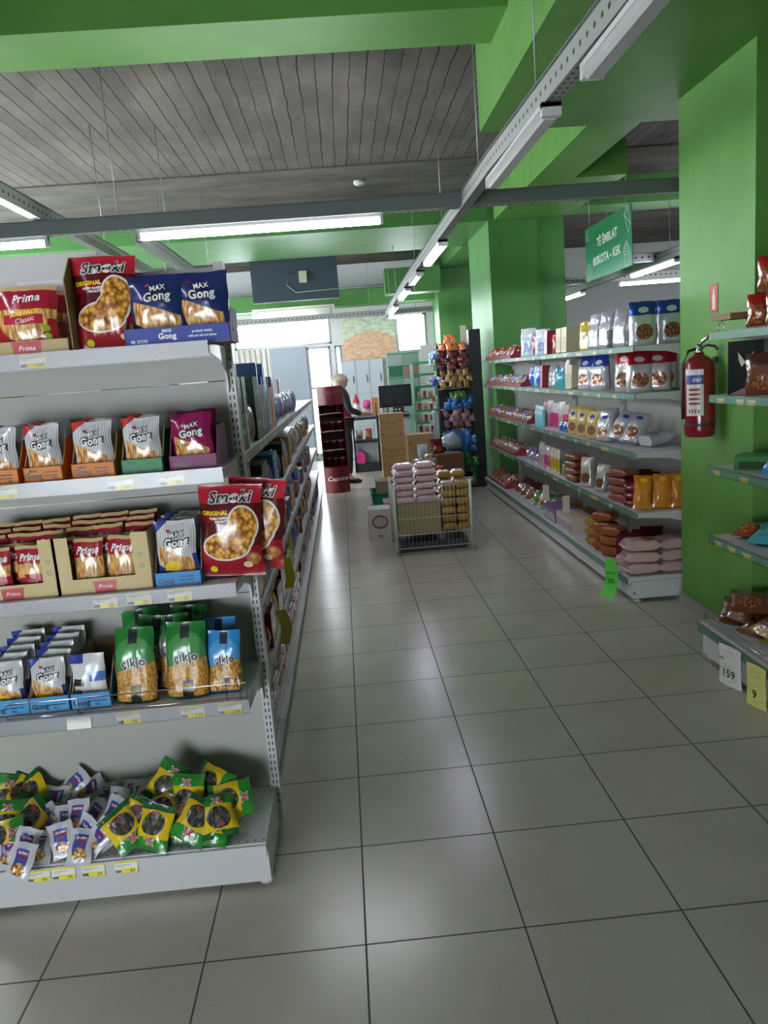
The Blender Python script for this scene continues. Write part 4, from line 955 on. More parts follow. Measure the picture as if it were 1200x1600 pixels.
# ================= LEFT RUN =================
def proj(X_, Y_, Z_):
    v = [CR[i]*X_+CF[i]*Y_+CU[i]*(Z_-CAMH) for i in range(3)]
    return (v[0]/v[2]*FOC+600, v[1]/v[2]*FOC+800)
def y_at(px, X_, Z_):       # where along a shelf line a photo column falls
    a, b = 1.5, 25.
    s = 1 if proj(X_, b, Z_)[0] > proj(X_, a, Z_)[0] else -1
    for _ in range(40):
        c = (a+b)/2
        if (proj(X_, c, Z_)[0]-px)*s < 0: a = c
        else: b = c
    return a
K['green_box'] = carton('green_cocoa_box', .14, .10, .15, '2a4a3c', '3a5a48', .4, [('Cocoa', .04, flat('7fc8a0', .4, tag='print'), 0, .08)])
K['blue_box'] = carton('tall_blue_box', .07, .24, .37, '4a7ab0', '6f9ac8', .35)
K['blue_box2'] = carton('tall_blue_box', .06, .24, .30, '3f6a9c', '8ab0d0', .35)
K['thin_box'] = carton('thin_wafer_box', .05, .2, .26, '7a6a58', 'b0a088', .4)
K['orange_box'] = carton('orange_box', .16, .16, .12, 'c86a2a', None, .4)
K['dark_box'] = carton('dark_green_box', .26, .2, .07, '2c3028', '5a5a50', .4)
K['teal_box'] = carton('flat_teal_box', .26, .2, .04, '2a6a8a', '3a8aa8', .4)
K['burg_box'] = carton('burgundy_box', .18, .16, .17, '6a1c28', 'b08a4a', .35)
K['burg_box2'] = carton('burgundy_box', .14, .16, .12, '7a2430', None, .35)
K['gold_box'] = carton('gold_box', .15, .15, .1, '8a6a34', '6a4a24', .35)
K['white_box'] = carton('white_box', .12, .15, .18, 'a8a49c', 'c07a4a', .4)
K['black_box'] = carton('black_box', .16, .16, .2, '1c1c20', '4a5058', .3, band='6a7078')
K['brown_box'] = carton('brown_biscuit_box', .2, .2, .08, '4a2c1c', '6a3c24', .4)
K['cream_box'] = carton('cream_box', .16, .14, .2, 'b8b090', 'a8a080', .5)
K['red_box'] = carton('red_box', .08, .14, .2, '8a2430', 'a83a40', .4)
K['mag_box'] = carton('cream_flat_box', .07, .2, .13, 'b8ac98', '8a6a80', .4)
K['mag_purple'] = carton('purple_cream_box', .07, .2, .13, '7a5a8a', 'b0a4a0', .4)
K['blue_tin'] = MB().lathe([(0, 0), (.045, 0), (.045, .02), (.043, .022), (.043, .12), (.046, .122), (.046, .135), (0, .137)], [flat('3a4a7a', .3)]*4+[flat('b8b8bc', .3, .6)]*3, 18).mesh('blue_tin')
def jar(name, glassc, lidc, r=.035, h=.11):
    return MB().lathe([(0, 0), (r, .002), (r*1.03, .01), (r*1.03, h*.72), (r*.8, h*.8), (r*.86, h*.82), (r*.86, h*.98), (0, h)], [flat(glassc, .15, tag='jar')]*4+[flat(lidc, .3, tag='lid')]*3, 16).mesh(name)
K['jar_dark'] = jar('dark_jar', '22262c', 'b8b0a0'); K['jar_white'] = jar('white_jar', 'b0b4ac', '9aa82c'); K['bottle_teal'] = jar('teal_bottle', '7ab8c0', 'c8d8dc', .028, .2)
K['white_bag'] = gbag('white_foil_bag', 'b4b4b0', 'a4a09a', BROWNS, .13, .17, .05, stand=False, split=.7, seed=90)
NICE = {'green_box': ('cocoa_box', 'dark green cocoa box', 'box'), 'blue_box': ('biscuit_box', 'tall light blue box', 'box'), 'blue_box2': ('biscuit_box', 'tall blue box', 'box'), 'thin_box': ('wafer_box', 'thin upright brown box', 'box'), 'orange_box': ('biscuit_box', 'orange box', 'box'),
        'dark_box': ('chocolate_box', 'flat dark box', 'box'), 'teal_box': ('chocolate_box', 'flat teal box', 'box'), 'burg_box': ('biscuit_box', 'burgundy and gold box', 'box'), 'burg_box2': ('biscuit_box', 'plain burgundy box', 'box'), 'gold_box': ('biscuit_box', 'brownish gold box', 'box'),
        'white_box': ('biscuit_box', 'white box with orange panel', 'box'), 'black_box': ('biscuit_box', 'black box with grey labels', 'box'), 'brown_box': ('biscuit_box', 'dark brown biscuit box', 'box'), 'cream_box': ('biscuit_box', 'cream carton', 'box'), 'red_box': ('biscuit_box', 'narrow red box', 'box'),
        'mag_box': ('wafer_box', 'cream upright wafer box', 'box'), 'mag_purple': ('wafer_box', 'purple and cream wafer box', 'box'), 'blue_tin': ('tin', 'blue round tin', 'tin'), 'jar_dark': ('jar', 'dark jar with pale lid', 'jar'), 'jar_white': ('jar', 'pale jar with lime lid', 'jar'), 'bottle_teal': ('bottle', 'teal bottle', 'bottle'),
        'pink_pack': ('wafer_pack', 'pale pink wafer pack', 'pack'), 'pink_dot': ('biscuit_pack', 'pale pink biscuit pack with brown print', 'pack'), 'brown_pack': ('cake_pack', 'brown cake pack', 'pack'), 'gold_pack': ('biscuit_pack', 'golden biscuit pack', 'pack'), 'gold_print': ('biscuit_pack', 'golden biscuit pack with white print', 'pack'),
        'orange_pack': ('cake_pack', 'orange brown cake pack', 'pack'), 'red_pack': ('biscuit_pack', 'dark red biscuit pack', 'pack'), 'tan_pack': ('cake_pack', 'light brown cake pack', 'pack')}
for k_, (a, b) in {'blue_top': ('croissant_bag', 'silver bag with blue top'), 'red_top': ('croissant_bag', 'silver bag with red top'), 'grey_bag': ('snack_bag', 'plain silver grey bag'), 'gold_bag': ('croissant_bag', 'gold upright bag'), 'silver_blue': ('croissant_bag', 'silver bag with blue tip'),
                   'yellow_bag': ('snack_bag', 'thin yellow bag'), 'cone_silver': ('snack_bag', 'silver cone shaped bag'), 'strip_pink': ('wafer_bag', 'white and pink upright bag'), 'strip_yellow': ('wafer_bag', 'white and yellow upright bag'), 'strip_white': ('wafer_bag', 'white striped upright bag'),
                   'orange_cake': ('cake_bag', 'orange upright cake bag'), 'dark_red': ('candy_bag', 'dark red foil bag'), 'brown_bag': ('candy_bag', 'dark brown foil bag'), 'red_gold': ('candy_bag', 'red and gold bag'), 'blue_chips': ('candy_bag', 'glossy blue bag'), 'gold_candy': ('candy_bag', 'gold foil bag'),
                   'teal_bag': ('candy_bag', 'teal bag'), 'violet_bag': ('candy_bag', 'purple bag'), 'white_figure': ('candy_bag', 'white and light blue bag'), 'blue_small': ('wafer_bag', 'small blue bag'), 'green_pack': ('snack_bag', 'green bag'), 'snack_small': ('croissant_bag', 'small brown croissant bag'),
                   'snack_purple': ('croissant_bag', 'small purple croissant bag'), 'snack_bluew': ('croissant_bag', 'small light blue croissant bag'), 'white_bag': ('candy_bag', 'white foil bag')}.items(): NICE[k_] = (a, b, 'bag')
DIM = {}
def dim(me):
    if me.name not in DIM:
        v = [x.co for x in me.vertices]; DIM[me.name] = (max(p.x for p in v)-min(p.x for p in v), max(p.y for p in v)-min(p.y for p in v), max(p.z for p in v)-min(p.z for p in v))
    return DIM[me.name]
SEEN = {}
def lab(k, where):
    b = NICE[k][1]; q = b+where; SEEN[q] = SEEN.get(q, 0)+1; c = SEEN[q]
    return q, c
def stock(k, loc, rot, where, sc=1.):
    """where: text; ordinals are added per kind and place"""
    b = NICE[k]; key = (k, where); SEEN[key] = SEEN.get(key, 0)+1
    return put(b[0], K[k], loc, rot, '%s nearest %s, %s' % (ORD[SEEN[key]-1], b[1], where), b[2], None, sc)
SH = ['bottom shelf', 'second shelf up', 'third shelf up', 'top shelf']
GRPN = {}
def runrow(seq, y, x, z, rz, where, ymax, sgn=1, face=.42, rev=False, gap=.006, tilt=-.05):
    """things side by side along the run; seq items: kind or (kind, stack count)"""
    i = 0
    while i < len(seq):
        it = seq[i]; k, st = it if isinstance(it, tuple) else (it, 1)
        w, d, h = dim(K[k])
        if (y+sgn*w-ymax)*sgn > 0: break
        zz = z
        for s in range(st):
            t = tilt if NICE[k][2] == 'bag' else 0
            stock(k, (x-(d/2+.012)*math.sin(rz), y+sgn*w/2, zz), (t, 0, rz+rnd.uniform(-.06, .06)), where + (', stacked' if st > 1 else '')); zz += h+.001
        y += sgn*(w+gap); i += 1
    return y
X0 = -.402
top = ['dark_red', 'brown_bag', ('green_box', 2), ('green_box', 2), 'brown_bag', 'brown_bag', ('green_box', 2), 'blue_box', 'thin_box', 'thin_box', 'blue_box2', 'thin_box', 'blue_box', 'blue_box', 'thin_box', 'blue_box2', ('orange_box', 2), 'blue_box2', 'thin_box', 'green_pack', 'violet_bag', 'green_pack', 'violet_bag', 'violet_bag', 'white_bag', 'violet_bag', 'green_pack', 'violet_bag', 'violet_bag', 'green_pack', 'white_bag', 'violet_bag', 'blue_small', 'violet_bag', 'green_pack']
runrow(top, 2.78, X0, LLV[3], PI/2, 'top shelf, left run', 10.05)
s3 = [('dark_box', 3), ('dark_box', 4), 'brown_bag', ('teal_box', 4), ('dark_box', 3), 'dark_red', 'violet_bag', ('teal_box', 5), 'dark_red', 'violet_bag', ('dark_box', 3), 'white_bag', 'yellow_bag', 'blue_chips', ('gold_box', 2), 'blue_chips', 'gold_candy', 'violet_bag', 'brown_bag', 'yellow_bag', 'dark_red', 'blue_chips', 'white_bag', 'gold_candy', 'brown_bag', 'violet_bag', 'gold_candy', 'dark_red', 'brown_bag', 'white_bag', 'violet_bag', 'gold_candy', 'yellow_bag', 'brown_bag', 'blue_chips', 'dark_red', 'gold_candy']
runrow(s3, 2.72, X0, LLV[2], PI/2, 'third shelf up, left run', 10.05)
s2 = ['blue_tin', 'yellow_bag', ('burg_box2', 2), 'burg_box', 'gold_box', ('burg_box2', 2), 'burg_box', 'white_box', 'white_box', 'jar_dark', 'jar_dark', 'jar_dark', 'white_box', 'jar_dark', 'jar_dark', 'black_box', 'white_box', 'jar_dark', 'jar_dark', 'blue_tin', 'blue_tin', 'violet_bag', 'white_box', 'burg_box', 'violet_bag', 'blue_chips', 'burg_box2', 'gold_box', 'violet_bag', 'blue_chips', 'white_bag', 'blue_tin', 'blue_tin', 'burg_box', 'violet_bag', 'blue_chips', 'white_bag', 'burg_box2', 'gold_candy', 'violet_bag', 'brown_bag', 'blue_tin', 'white_box', 'burg_box']
runrow(s2, 2.72, X0, LLV[1], PI/2, 'second shelf up, left run', 10.05)
s1 = ['red_gold', 'dark_red', 'gold_candy', 'white_bag', 'red_gold', 'burg_box', 'yellow_bag', 'yellow_bag', 'burg_box', 'jar_white', 'black_box', 'jar_white', 'jar_white', 'white_box', 'black_box', 'yellow_bag', 'jar_white', 'jar_white', 'yellow_bag', 'gold_candy', 'violet_bag', 'violet_bag', 'blue_chips', 'dark_red', 'gold_candy', 'burg_box2', 'violet_bag', 'brown_bag', 'gold_candy', 'red_gold', 'violet_bag', 'yellow_bag', 'burg_box', 'blue_chips', 'violet_bag', 'brown_bag', 'gold_candy', 'dark_red', 'white_bag', 'brown_bag', 'violet_bag']
runrow(s1, 2.72, X0, LLV[0], PI/2, 'lowest shelf, left run', 10.05)
b0 = ['gold_candy', ('pink_pack', 2), ('pink_pack', 2), ('brown_pack', 3), ('brown_pack', 2), ('brown_pack', 3), ('tan_pack', 2), ('brown_pack', 2), ('pink_pack', 2), ('pink_pack', 2), ('pink_pack', 2), 'brown_box', ('brown_box', 2), ('brown_box', 2), 'brown_box', ('brown_box', 2), ('brown_box', 2), 'orange_pack', ('brown_box', 2), ('brown_box', 2), 'orange_pack', ('orange_pack', 2), ('brown_box', 2), 'violet_bag', 'gold_candy', ('brown_box', 2), ('brown_box', 2), 'violet_bag', 'orange_pack', 'violet_bag', ('brown_box', 2), 'gold_candy', ('brown_box', 2), ('brown_box', 2), 'violet_bag']
runrow(b0, 2.80, -.39, .165, PI/2, 'base deck, left run', 10.1)
for i, (y, zz, c, r) in enumerate([(3.85, .74, 'yellow', .25), (3.35, .62, 'pale yellow', -.2)]):   # hanging yellow shelf flags
    m = MB(); m.grid([(0 + .02*math.sin(v*3)+.0, -.0, -v*.16) if u == 0 else (.05+.02*math.sin(v*3), .006*math.sin(v*5), -v*.16) for v in [j/6 for j in range(7)] for u in (0, 1)], 2, 7, flat('d8c41e' if i == 0 else 'cdbb5a', .5, tag='paper'))
    o = m.mesh('shelf_flag'); q = put('shelf_flag', o, (-.388, y, zz-.04 + .0), (0, 0, .2+r), '%s promotional flag hanging from a left run shelf edge' % c, 'flag', lift=False)
# ================= RIGHT RUN =================
XF = 1.815
def RY(px, z, dx=.07): return y_at(px, XF+dx, z+.08)
def rput(k, px, z, where, rz=-PI/2, dx=.06, tilt=-.05, ry=0., sc=1., zz=0., dy=0.):
    w, d, h = dim(K[k])
    return stock(k, (XF+dx, RY(px, z, dx)+dy, z+zz), (tilt, ry, rz+rnd.uniform(-.05, .05)), where, sc)
def rtray(y0, y1, z, where, kinds, x=XF+.008, red='8a2430', n=None):
    """red display trays with little croissant bags, side by side"""
    w = .2; y = y1; i = 0
    while y-w > y0:
        tr = TR_RED if red == '8a2430' else TR_GRY
        put('display_tray', tr, (x+.09, y-w/2, z), (0, 0, -PI/2), 'red display tray %s from the far end, %s' % (ORD[i], where), 'tray')
        for a in range(2):
            for b in range(2):
                k = kinds[(a+b+i) % len(kinds)]
                put(NICE[k][0], K[k], (x+.04+.075*b, y-.053-a*.092, z+.004), (-.45, rnd.uniform(-.2, .2), -PI/2+rnd.uniform(-.3, .3)), '%s, %s %s of %s red tray, %s' % (NICE[k][1], ('front', 'rear')[b], ('left', 'right')[a], ORD[i], where.replace(', right run', ' right')), 'bag', None, (.88, .85, .95))
        y -= w+.008; i += 1
TR_RED = tray_mesh('red_display_tray', .2, .18, .035, .07, '8a2430', 'b0a090'); TR_GRY = tray_mesh('grey_display_tray', .2, .18, .035, .07, '8a8aa0', 'b0a090')
w4 = 'top shelf, right run'; z = RLV[3]
for i, (dx, dy) in enumerate([(.11, 0), (.20, .10), (.30, .02), (.26, .2)]): stock('blue_top', (XF+dx, 4.86+dy, z), (-.03, 0, -.15+rnd.uniform(-.1, .1)), w4)
for px in (973, 950, 932): rput('grey_bag', px, z, w4, rz=-1.2, dx=.12)
rput('grey_bag', 960, z, w4+', lying in front', rz=-.3, dx=.1, tilt=-.9, sc=.7)
rput('yellow_bag', 915, z, w4, dx=.1, rz=-1.0, sc=1.1); rput('cream_box', 893, z, w4, dx=.1); rput('cream_box', 884, z, w4, dx=.1)
rput('red_gold', 872, z, w4, rz=-.7, sc=1.1); rput('red_box', 864, z, w4, dx=.08); rput('white_figure', 848, z, w4, dx=.1, rz=-.6); rput('white_figure', 826, z, w4, dx=.09, rz=-.7, sc=1.15); rput('red_gold', 838, z, w4, dx=.12, sc=1.5)
rtray(RY(812, z), 9.7, z, 'top shelf, right run', ['snack_small', 'red_gold'])
w3 = 'third shelf up, right run'; z = RLV[2]
for i, (dx, dy, a) in enumerate([(.10, .02, -.2), (.22, .02, -.3), (.30, .10, -.2), (.3, .3, 0)]): stock('red_top', (XF+dx, 4.88+dy, z), (-.03, 0, a), w3, (1.0, 1, .96))
stock('red_top', (XF+.09, 5.1, z), (-.04, 0, -.9), w3)
for px in (938, 917): rput('blue_top', px, z, w3, dx=.11, rz=-1.1, sc=.93)
rput('cream_box', 900, z, w3, dx=.1, sc=.95); rput('strip_white', 886, z, w3); rput('teal_bag', 876, z, w3, rz=-1.2); rput('grey_bag', 866, z, w3, rz=-1.3, sc=.85); rput('red_box', 857, z, w3); rput('red_gold', 851, z, w3, sc=1.3); rput('blue_small', 845, z, w3, sc=2); rput('bottle_teal', 839, z, w3); rput('blue_small', 833, z, w3, sc=1.9)
rtray(RY(832, z)+.1, 9.7, z, 'third shelf up, right run', ['snack_purple', 'snack_bluew', 'snack_small'])
w2 = 'second shelf up, right run'; z = RLV[1]
stock('silver_blue', (XF+.17, 5.0, z), (-1.45, .0, -1.3), w2+', fallen on its side'); rput('silver_blue', 985, z, w2, dx=.12, rz=-.9, tilt=-.5, ry=.2); rput('silver_blue', 962, z, w2, dx=.09, rz=-.9, tilt=-.45, ry=.3); rput('silver_blue', 945, z, w2, dx=.07, rz=-1., tilt=-.15)
rput('silver_blue', 955, z, w2, dx=.22, rz=-1., tilt=-.1)
for px in (928, 912, 898): rput('gold_bag', px, z, w2, dx=.08, rz=-1.1)
for px in (905, 920): rput('gold_bag', px, z, w2+', second row', dx=.2, rz=-1.1)
for px in (888, 883, 877): rput('blue_small', px, z, w2, sc=.9)
for px in (884, 877, 870, 864, 859, 854): rput('strip_white' if px % 2 else 'strip_pink', px, z, w2, dx=.14, rz=-1.2)
for px in (848, 844, 840): rput('bottle_teal', px, z, w2)
rtray(RY(838, z)+.1, 9.7, z, 'second shelf up, right run', ['snack_small', 'snack_small', 'snack_purple'])
w1 = 'bottom shelf, right run'; z = RLV[0]
for i, (dx, ry) in enumerate([(.07, .12), (.20, .1), (.33, -.03)]): stock('orange_cake', (XF+dx, 4.82, z), (-.2, ry, -.12), w1)
for i in range(3): stock('red_pack', (XF+.10, 4.99, z+i*.052), (0, 0, -.5), w1+', stacked')
for i in range(4): stock('tan_pack', (XF+.09, 5.2, z+i*.057), (0, 0, -1.2), w1+', stacked')
for i in range(3): stock('brown_bag', (XF+.27, 5.05+.14*i, z), (-.1, 0, -.4), w1+', back row')
rput('cone_silver', 938, z, w1, dx=.08, rz=-.8, ry=.15); rput('cone_silver', 918, z, w1, dx=.07, rz=-.8, sc=1.15)
for i in range(4): stock('tan_pack', (XF+.08, RY(900, z), z+i*.057), (0, 0, -1.4), w1+', by the cones')
for i in range(2): stock('blue_small', (XF+.08, RY(884, z), z+.045*i), (-1.5, 0, -1.5), w1+', lying', 1.1)
rput('yellow_bag', 880, z, w1, sc=.5); rput('cone_silver', 890, z, w1, dx=.07, sc=.8)
for px in (872, 867, 862): rput('strip_yellow', px, z, w1)
for px in (857, 853): rput('strip_pink', px, z, w1)
for px in (848, 844): rput('strip_white', px, z, w1)
for px in (838, 830, 823): rput('snack_purple', px, z, w1, tilt=-.4, sc=1.2)
for px in (835, 827): rput('snack_bluew', px, z, w1, tilt=-.6, sc=1.1)
rtray(RY(820, z)+.1, 9.7, z, 'bottom shelf, right run', ['snack_small'])
wb = 'base deck, right run'; z = .165; XB = 1.775
for c, (dx, n_, rz) in enumerate([(.13, 3, -.08), (.345, 3, .02)]):
    for i in range(n_): stock('pink_dot', (XB+dx-.03, 4.83, z+i*.077), (0, 0, rz+rnd.uniform(-.08, .08)), wb+', %s stack' % ('left', 'right')[c])
stock('pink_dot', (XB+.12, 5.0, z), (0, 0, -1.2), wb+', behind')
for i in range(4): stock('dark_red', (XB+.1+.085*i, 5.06+.07*i, z), (-.2, 0, -.3), wb)
for c in range(2):
    for i in range(4 if c else 3): stock('orange_pack', (XB+.1+c*.0, 5.33+.17*c+.02*(i % 2), z+i*.073), (0, 0, -1.1+.1*i), wb+', %s stack' % ('nearer', 'farther')[c])
for i in range(3): stock('gold_pack', (XB+.09, 5.68, z+i*.073), (0, 0, -1.3+.1*i), wb+', stacked')
stock('white_bag', (XB+.1, 5.87, z), (-.9, 0, -1.0), wb, .8); stock('white_bag', (XB+.12, 6.0, z), (-1.0, 0, -1.4), wb, .8)
y = 6.12
for i in range(6): stock('mag_box', (XB+.11, y, z), (0, 0, -PI/2), wb); y += .074
y += .05
for i in range(5): stock('mag_purple', (XB+.11, y, z), (0, 0, -PI/2), wb); y += .074
for i in range(4): stock('green_pack' if i % 2 else 'white_bag', (XB+.1, y+.1+.13*i, z), (-.7, 0, -1.2+.2*i), wb)
for i in range(3): stock('gold_box', (XB+.3, 6.6+.4*i, z), (0, 0, -PI/2), wb+', back row')
y += .62
for i in range(7): stock('brown_bag' if i % 3 else 'dark_red', (XB+.1+.03*(i % 2), y+.14*i, z), (-.8, 0, -1.4+.25*(i % 3)), wb+', loose')
rtray(y+.95, 9.7, z, 'base deck, right run', ['snack_small', 'snack_small', 'red_gold'], x=XB+.008)
for i, (py, zz) in enumerate([(6.35, .165), (7.0, .165)]):
    c = MB().box((-.03, -.001, 0), (.03, .001, .15), flat('9a7a68', .4, tag='card')); q = put('card_flag', c.mesh('card_flag'), (XB+.05, py, zz+.132), (-.1, 0, -.3), '%s upright card standing on the base deck boxes' % ('nearer', 'farther')[i], 'card', lift=False)
# bright green shelf talker on the floor edge at the corner
m = MB(); mg = flat('58c044', .35, tag='neon_card'); pts = []
for j in range(17):
    v = j/16; hw = .055*(math.sqrt(max(.02, 1-(1-v/.25)**2)) if v < .25 else (1 if v < .8 else 1+.2*(v-.8)*5))
    for s in (-1, 1): pts.append((s*hw, -.05*max(0, v-.6)**1.5*4, .26*(1-v)))
m.grid(pts, 2, 17, mg)
fn = lambda x, z_, l: (x, -.003-(.02 if z_ < .08 else 0)*0-.001*l, z_)
put_text(m, 'OFERTA', .022, BK, fn, 0, .155, 0, 0, .1); put_text(m, '225', .04, BK, fn, 0, .10, .0005, 0, .1)
q = put('shelf_talker', m.mesh('shelf_talker'), (1.70, 4.9, .0), (.0, 0, -1.05), 'bright green rounded price card leaning at the corner of the right run', 'price card')
# ================= NEAR RIGHT UNIT =================
def nx(k, px, py, z, where, X_=1.9, rot=(-.1, 0, -PI/2), sc=1., zz=0.):
    p = on_plane(px, py, X=X_); return stock(k, (X_, p.y, z+zz), rot, where, sc)
wn = 'nearest right unit'
z = 1.665
for i, (x_, y_, zz) in enumerate([(1.88, 3.42, 0), (1.9, 3.30, 0), (2.02, 3.36, 0), (1.9, 3.37, .155), (1.92, 3.25, .155), (1.88, 3.18, 0)]): stock('red_gold', (x_, y_, z+zz), (-.04, 0, -.5), 'top shelf, '+wn, (.9, 1, 1))
bs = empty('wire_riser', (1.875, 3.66, z+.0045), (0, 0, 0), 'brown wooden card on a small wire riser above the extinguisher', 'riser')
MB().box((-.05, -.1, .05), (.10, .09, .078), flat('7a5836', .6, tag='wood')).build('riser_board', bs)
MB().tube([(-.03, .05, 0), (-.03, .055, .03), (-.01, .06, .05), (0, .05, .02), (-.005, .05, 0)], .003, M_CHROME).build('wire_hook', bs); MB().tube([(.05, -.06, 0), (.05, -.06, .05)], .003, M_CHROME).build('wire_leg', bs)
z = 1.365
bb = MB().box((-.08, -.055, 0), (.08, .055, .25), flat('17151a', .25, tag='carton')); fn = front_fn(-.0558)
for s in (-1, 1): bb.face([fn(0, .15, 1), fn(s*.035, .2, 1), fn(s*.03, .16, 1), fn(s*.018, .13, 1)], flat('c8c0a8', .4, tag='print'))
bb.face([fn(-.08, .001, 1), fn(.08, .001, 1), fn(.0, .035, 1)], flat('a06878', .4, tag='print'))
p = on_plane(1150, 612, X=1.88); put('chocolate_box', bb.mesh('chocolate_box'), (1.925, 3.57, z), (0, 0, -.8), 'tall black box with pale butterfly print beside the fire extinguisher', 'box')
nx('brown_bag', 1192, 605, z, 'second shelf down, '+wn, 1.9, (-.05, 0, -.7)); stock('brown_bag', (2.0, 3.3, z), (0, 0, -.6), 'second shelf down, '+wn)
z = 1.01
gb = carton('green_nut_box', .26, .16, .055, '2c7a34', '1c3a1c', .35); p = on_plane(1150, 700, X=1.92)
put('nut_box', gb, (1.99, 3.52, z), (0, -.0, -.75), 'green and black flat box lying on the middle shelf of the nearest right unit', 'box', sc=(1, 1, 1.2))
stock('blue_chips', (1.92, 3.33, z+.0), (-.9, 0, -1.0), 'middle shelf, '+wn); stock('blue_chips', (1.98, 3.18, z), (-.8, 0, -1.1), 'middle shelf, '+wn); stock('white_bag', (1.9, 3.14, z), (-1.1, 0, -.9), 'middle shelf, '+wn, .8)
z = .655
stock('red_gold', (1.9, 3.58, z), (-1.4, 0, -.9), 'low shelf, '+wn, 1.2)
for i, (x_, y_, a, zz) in enumerate([(1.90, 3.42, -.9, 0), (2.02, 3.5, -.4, 0), (1.9, 3.27, -1.3, 0), (1.92, 3.12, -1.1, 0), (1.95, 3.35, -.7, .05), (1.93, 3.2, -1.2, .05)]): stock('teal_bag', (x_, y_, z+zz), (-1.35, 0, a), 'low shelf, '+wn)
z = .2
for i, (x_, y_, a, k_, zz) in enumerate([(1.9, 3.62, -.6, 'brown_bag', 0), (2.0, 3.6, -.3, 'brown_bag', .02), (1.88, 3.45, -1.1, 'brown_bag', 0), (2.0, 3.42, -.5, 'brown_bag', .05), (1.9, 3.27, -1.2, 'gold_candy', 0), (1.98, 3.33, -.8, 'gold_candy', .06), (1.88, 3.12, -1.0, 'gold_candy', .02), (2.0, 3.25, -.4, 'brown_bag', .08), (1.9, 2.97, -1.3, 'brown_bag', 0), (2.0, 3.08, -.7, 'gold_candy', .08), (2.01, 3.46, -.2, 'brown_bag', .05), (1.92, 2.85, -1.1, 'brown_bag', .03), (1.87, 3.6, -1.3, 'brown_bag', .03), (1.9, 3.5, -.5, 'brown_bag', .09), (1.86, 3.36, -1.5, 'gold_candy', .04), (2.0, 3.5, -.9, 'brown_bag', .09), (1.95, 3.2, -1.2, 'gold_candy', .11), (1.86, 3.02, -1.5, 'gold_candy', .05), (2.02, 3.2, -.4, 'brown_bag', .13)]):
    stock(k_, (x_, y_, z+zz), (-1.25 - .12*(i % 2), 0, a), 'base deck, '+wn, 1.2)
m = MB(); m.tube([(1.772, 3.71, .2015), (1.772, 3.71, .245), (1.772, 2.5, .245), (1.772, 2.5, .2015)], .0025, M_CHROME)
m.tube([(1.772, 3.71, .222), (1.772, 2.5, .222)], .0025, M_CHROME)
tag(m.build('wire_fence'), 'chrome wire fence in front of the gold and brown candy bags', 'shelf fence')
def paper(px, py, w, h, c, big, lab, small, dz):
    m = MB(); mt = flat(c, .6, tag='paper'); m.grid([((u/4-.5)*w, .006*math.sin(v/5*3+u), -v/5*h) for v in range(6) for u in range(5)], 5, 6, mt)
    f = lambda x, z_, l: (x, -.009-.001*l, z_)
    put_text(m, big, .055, BK, f, 0, -h*.62, .0006); put_text(m, small, .02, BK, f, -w*.3, -h*.3, .0004)
    for k in range(3): put_text(m, 'paketa promocion', .009, M_INKG, f, .0, -h*(.1+.06*k))
    st = [(.055*math.cos(t)*(1.1 if i % 2 else .8), -h*.62+.045*math.sin(t)*(1.1 if i % 2 else .8)) for i, t in enumerate([j*PI/8 for j in range(17)])]
    for a, b in zip(st, st[1:]): d = .0006; m.face([f(a[0], a[1]-d, 1), f(b[0], b[1]-d, 1), f(b[0], b[1]+d, 1), f(a[0], a[1]+d, 1)], M_INK)
    p = on_plane(px, py, X=1.736); put('price_paper', m.mesh('price_paper'), (1.728, p.y, dz), (0, 0, -PI/2+.25), lab, 'price sheet', lift=False)
paper(1143, 1060, .15, .215, 'd8d6d0', '159', 'white A5 price sheet reading 159 hung on the near right base', '200', .196)
paper(1184, 1095, .12, .215, 'd3cf7a', '9', 'pale yellow price sheet next to the white 159 one', '', .194)
paper(1222, 1110, .14, .2, 'd4d3ce', '135', 'white price sheet at the right photo edge', '200', .196)
# fire extinguisher and its wall sign
fe = empty('fire_extinguisher', (1.965, 4.17, 1.115), (0, 0, 0), 'red fire extinguisher hanging on the green column', 'fire extinguisher')
RX = NM('extinguisher_red', '7e1420', .22, 0, .6).m
MB().lathe([(0, 0), (.072, 0), (.08, .012), (.082, .05), (.082, .36), (.076, .4), (.055, .43), (.028, .445), (.024, .46), (0, .46)], RX, 32).build('cylinder', fe)
MB().lathe([(.083, .062), (.084, .066), (.084, .072), (.083, .076)], flat('1a1a1c', .5), 32).build('black_band', fe)
v = MB(); v.lathe([(.018, .455), (.02, .47), (.014, .485), (.016, .5), (0, .505)], flat('a8a49a', .25, .9), 14); v.box((-.014, -.03, .475), (.014, .02, .49), flat('a8a49a', .25, .9)); v.build('valve', fe)
h = MB(); h.tube([(0, -.01, .49), (.01, -.02, .52), (.035, -.05, .545), (.06, -.075, .55)], [.009, .011, .009, .006], flat('b8b4a8', .2, .9), 8); h.build('squeeze_handle', fe)
h = MB(); h.tube([(0, -.01, .485), (.03, -.04, .495), (.055, -.07, .485), (.062, -.085, .465)], [.007, .008, .008, .005], flat('2a2a2c', .3), 8); h.build('carry_handle', fe)
h = MB(); h.tube([(-.01, .01, .48), (-.05, .02, .47), (-.085, .02, .4), (-.088, .02, .2), (-.086, .02, .1)], .008, flat('19191b', .5), 8); h.build('hose', fe)
lb = MB(); ml = flat('d2ccc8', .4, tag='label')
def cyl(a, z_, l): t = a; return (.0828*math.cos(t)+.0006*l*math.cos(t), .0828*math.sin(t)+.0006*l*math.sin(t), z_)
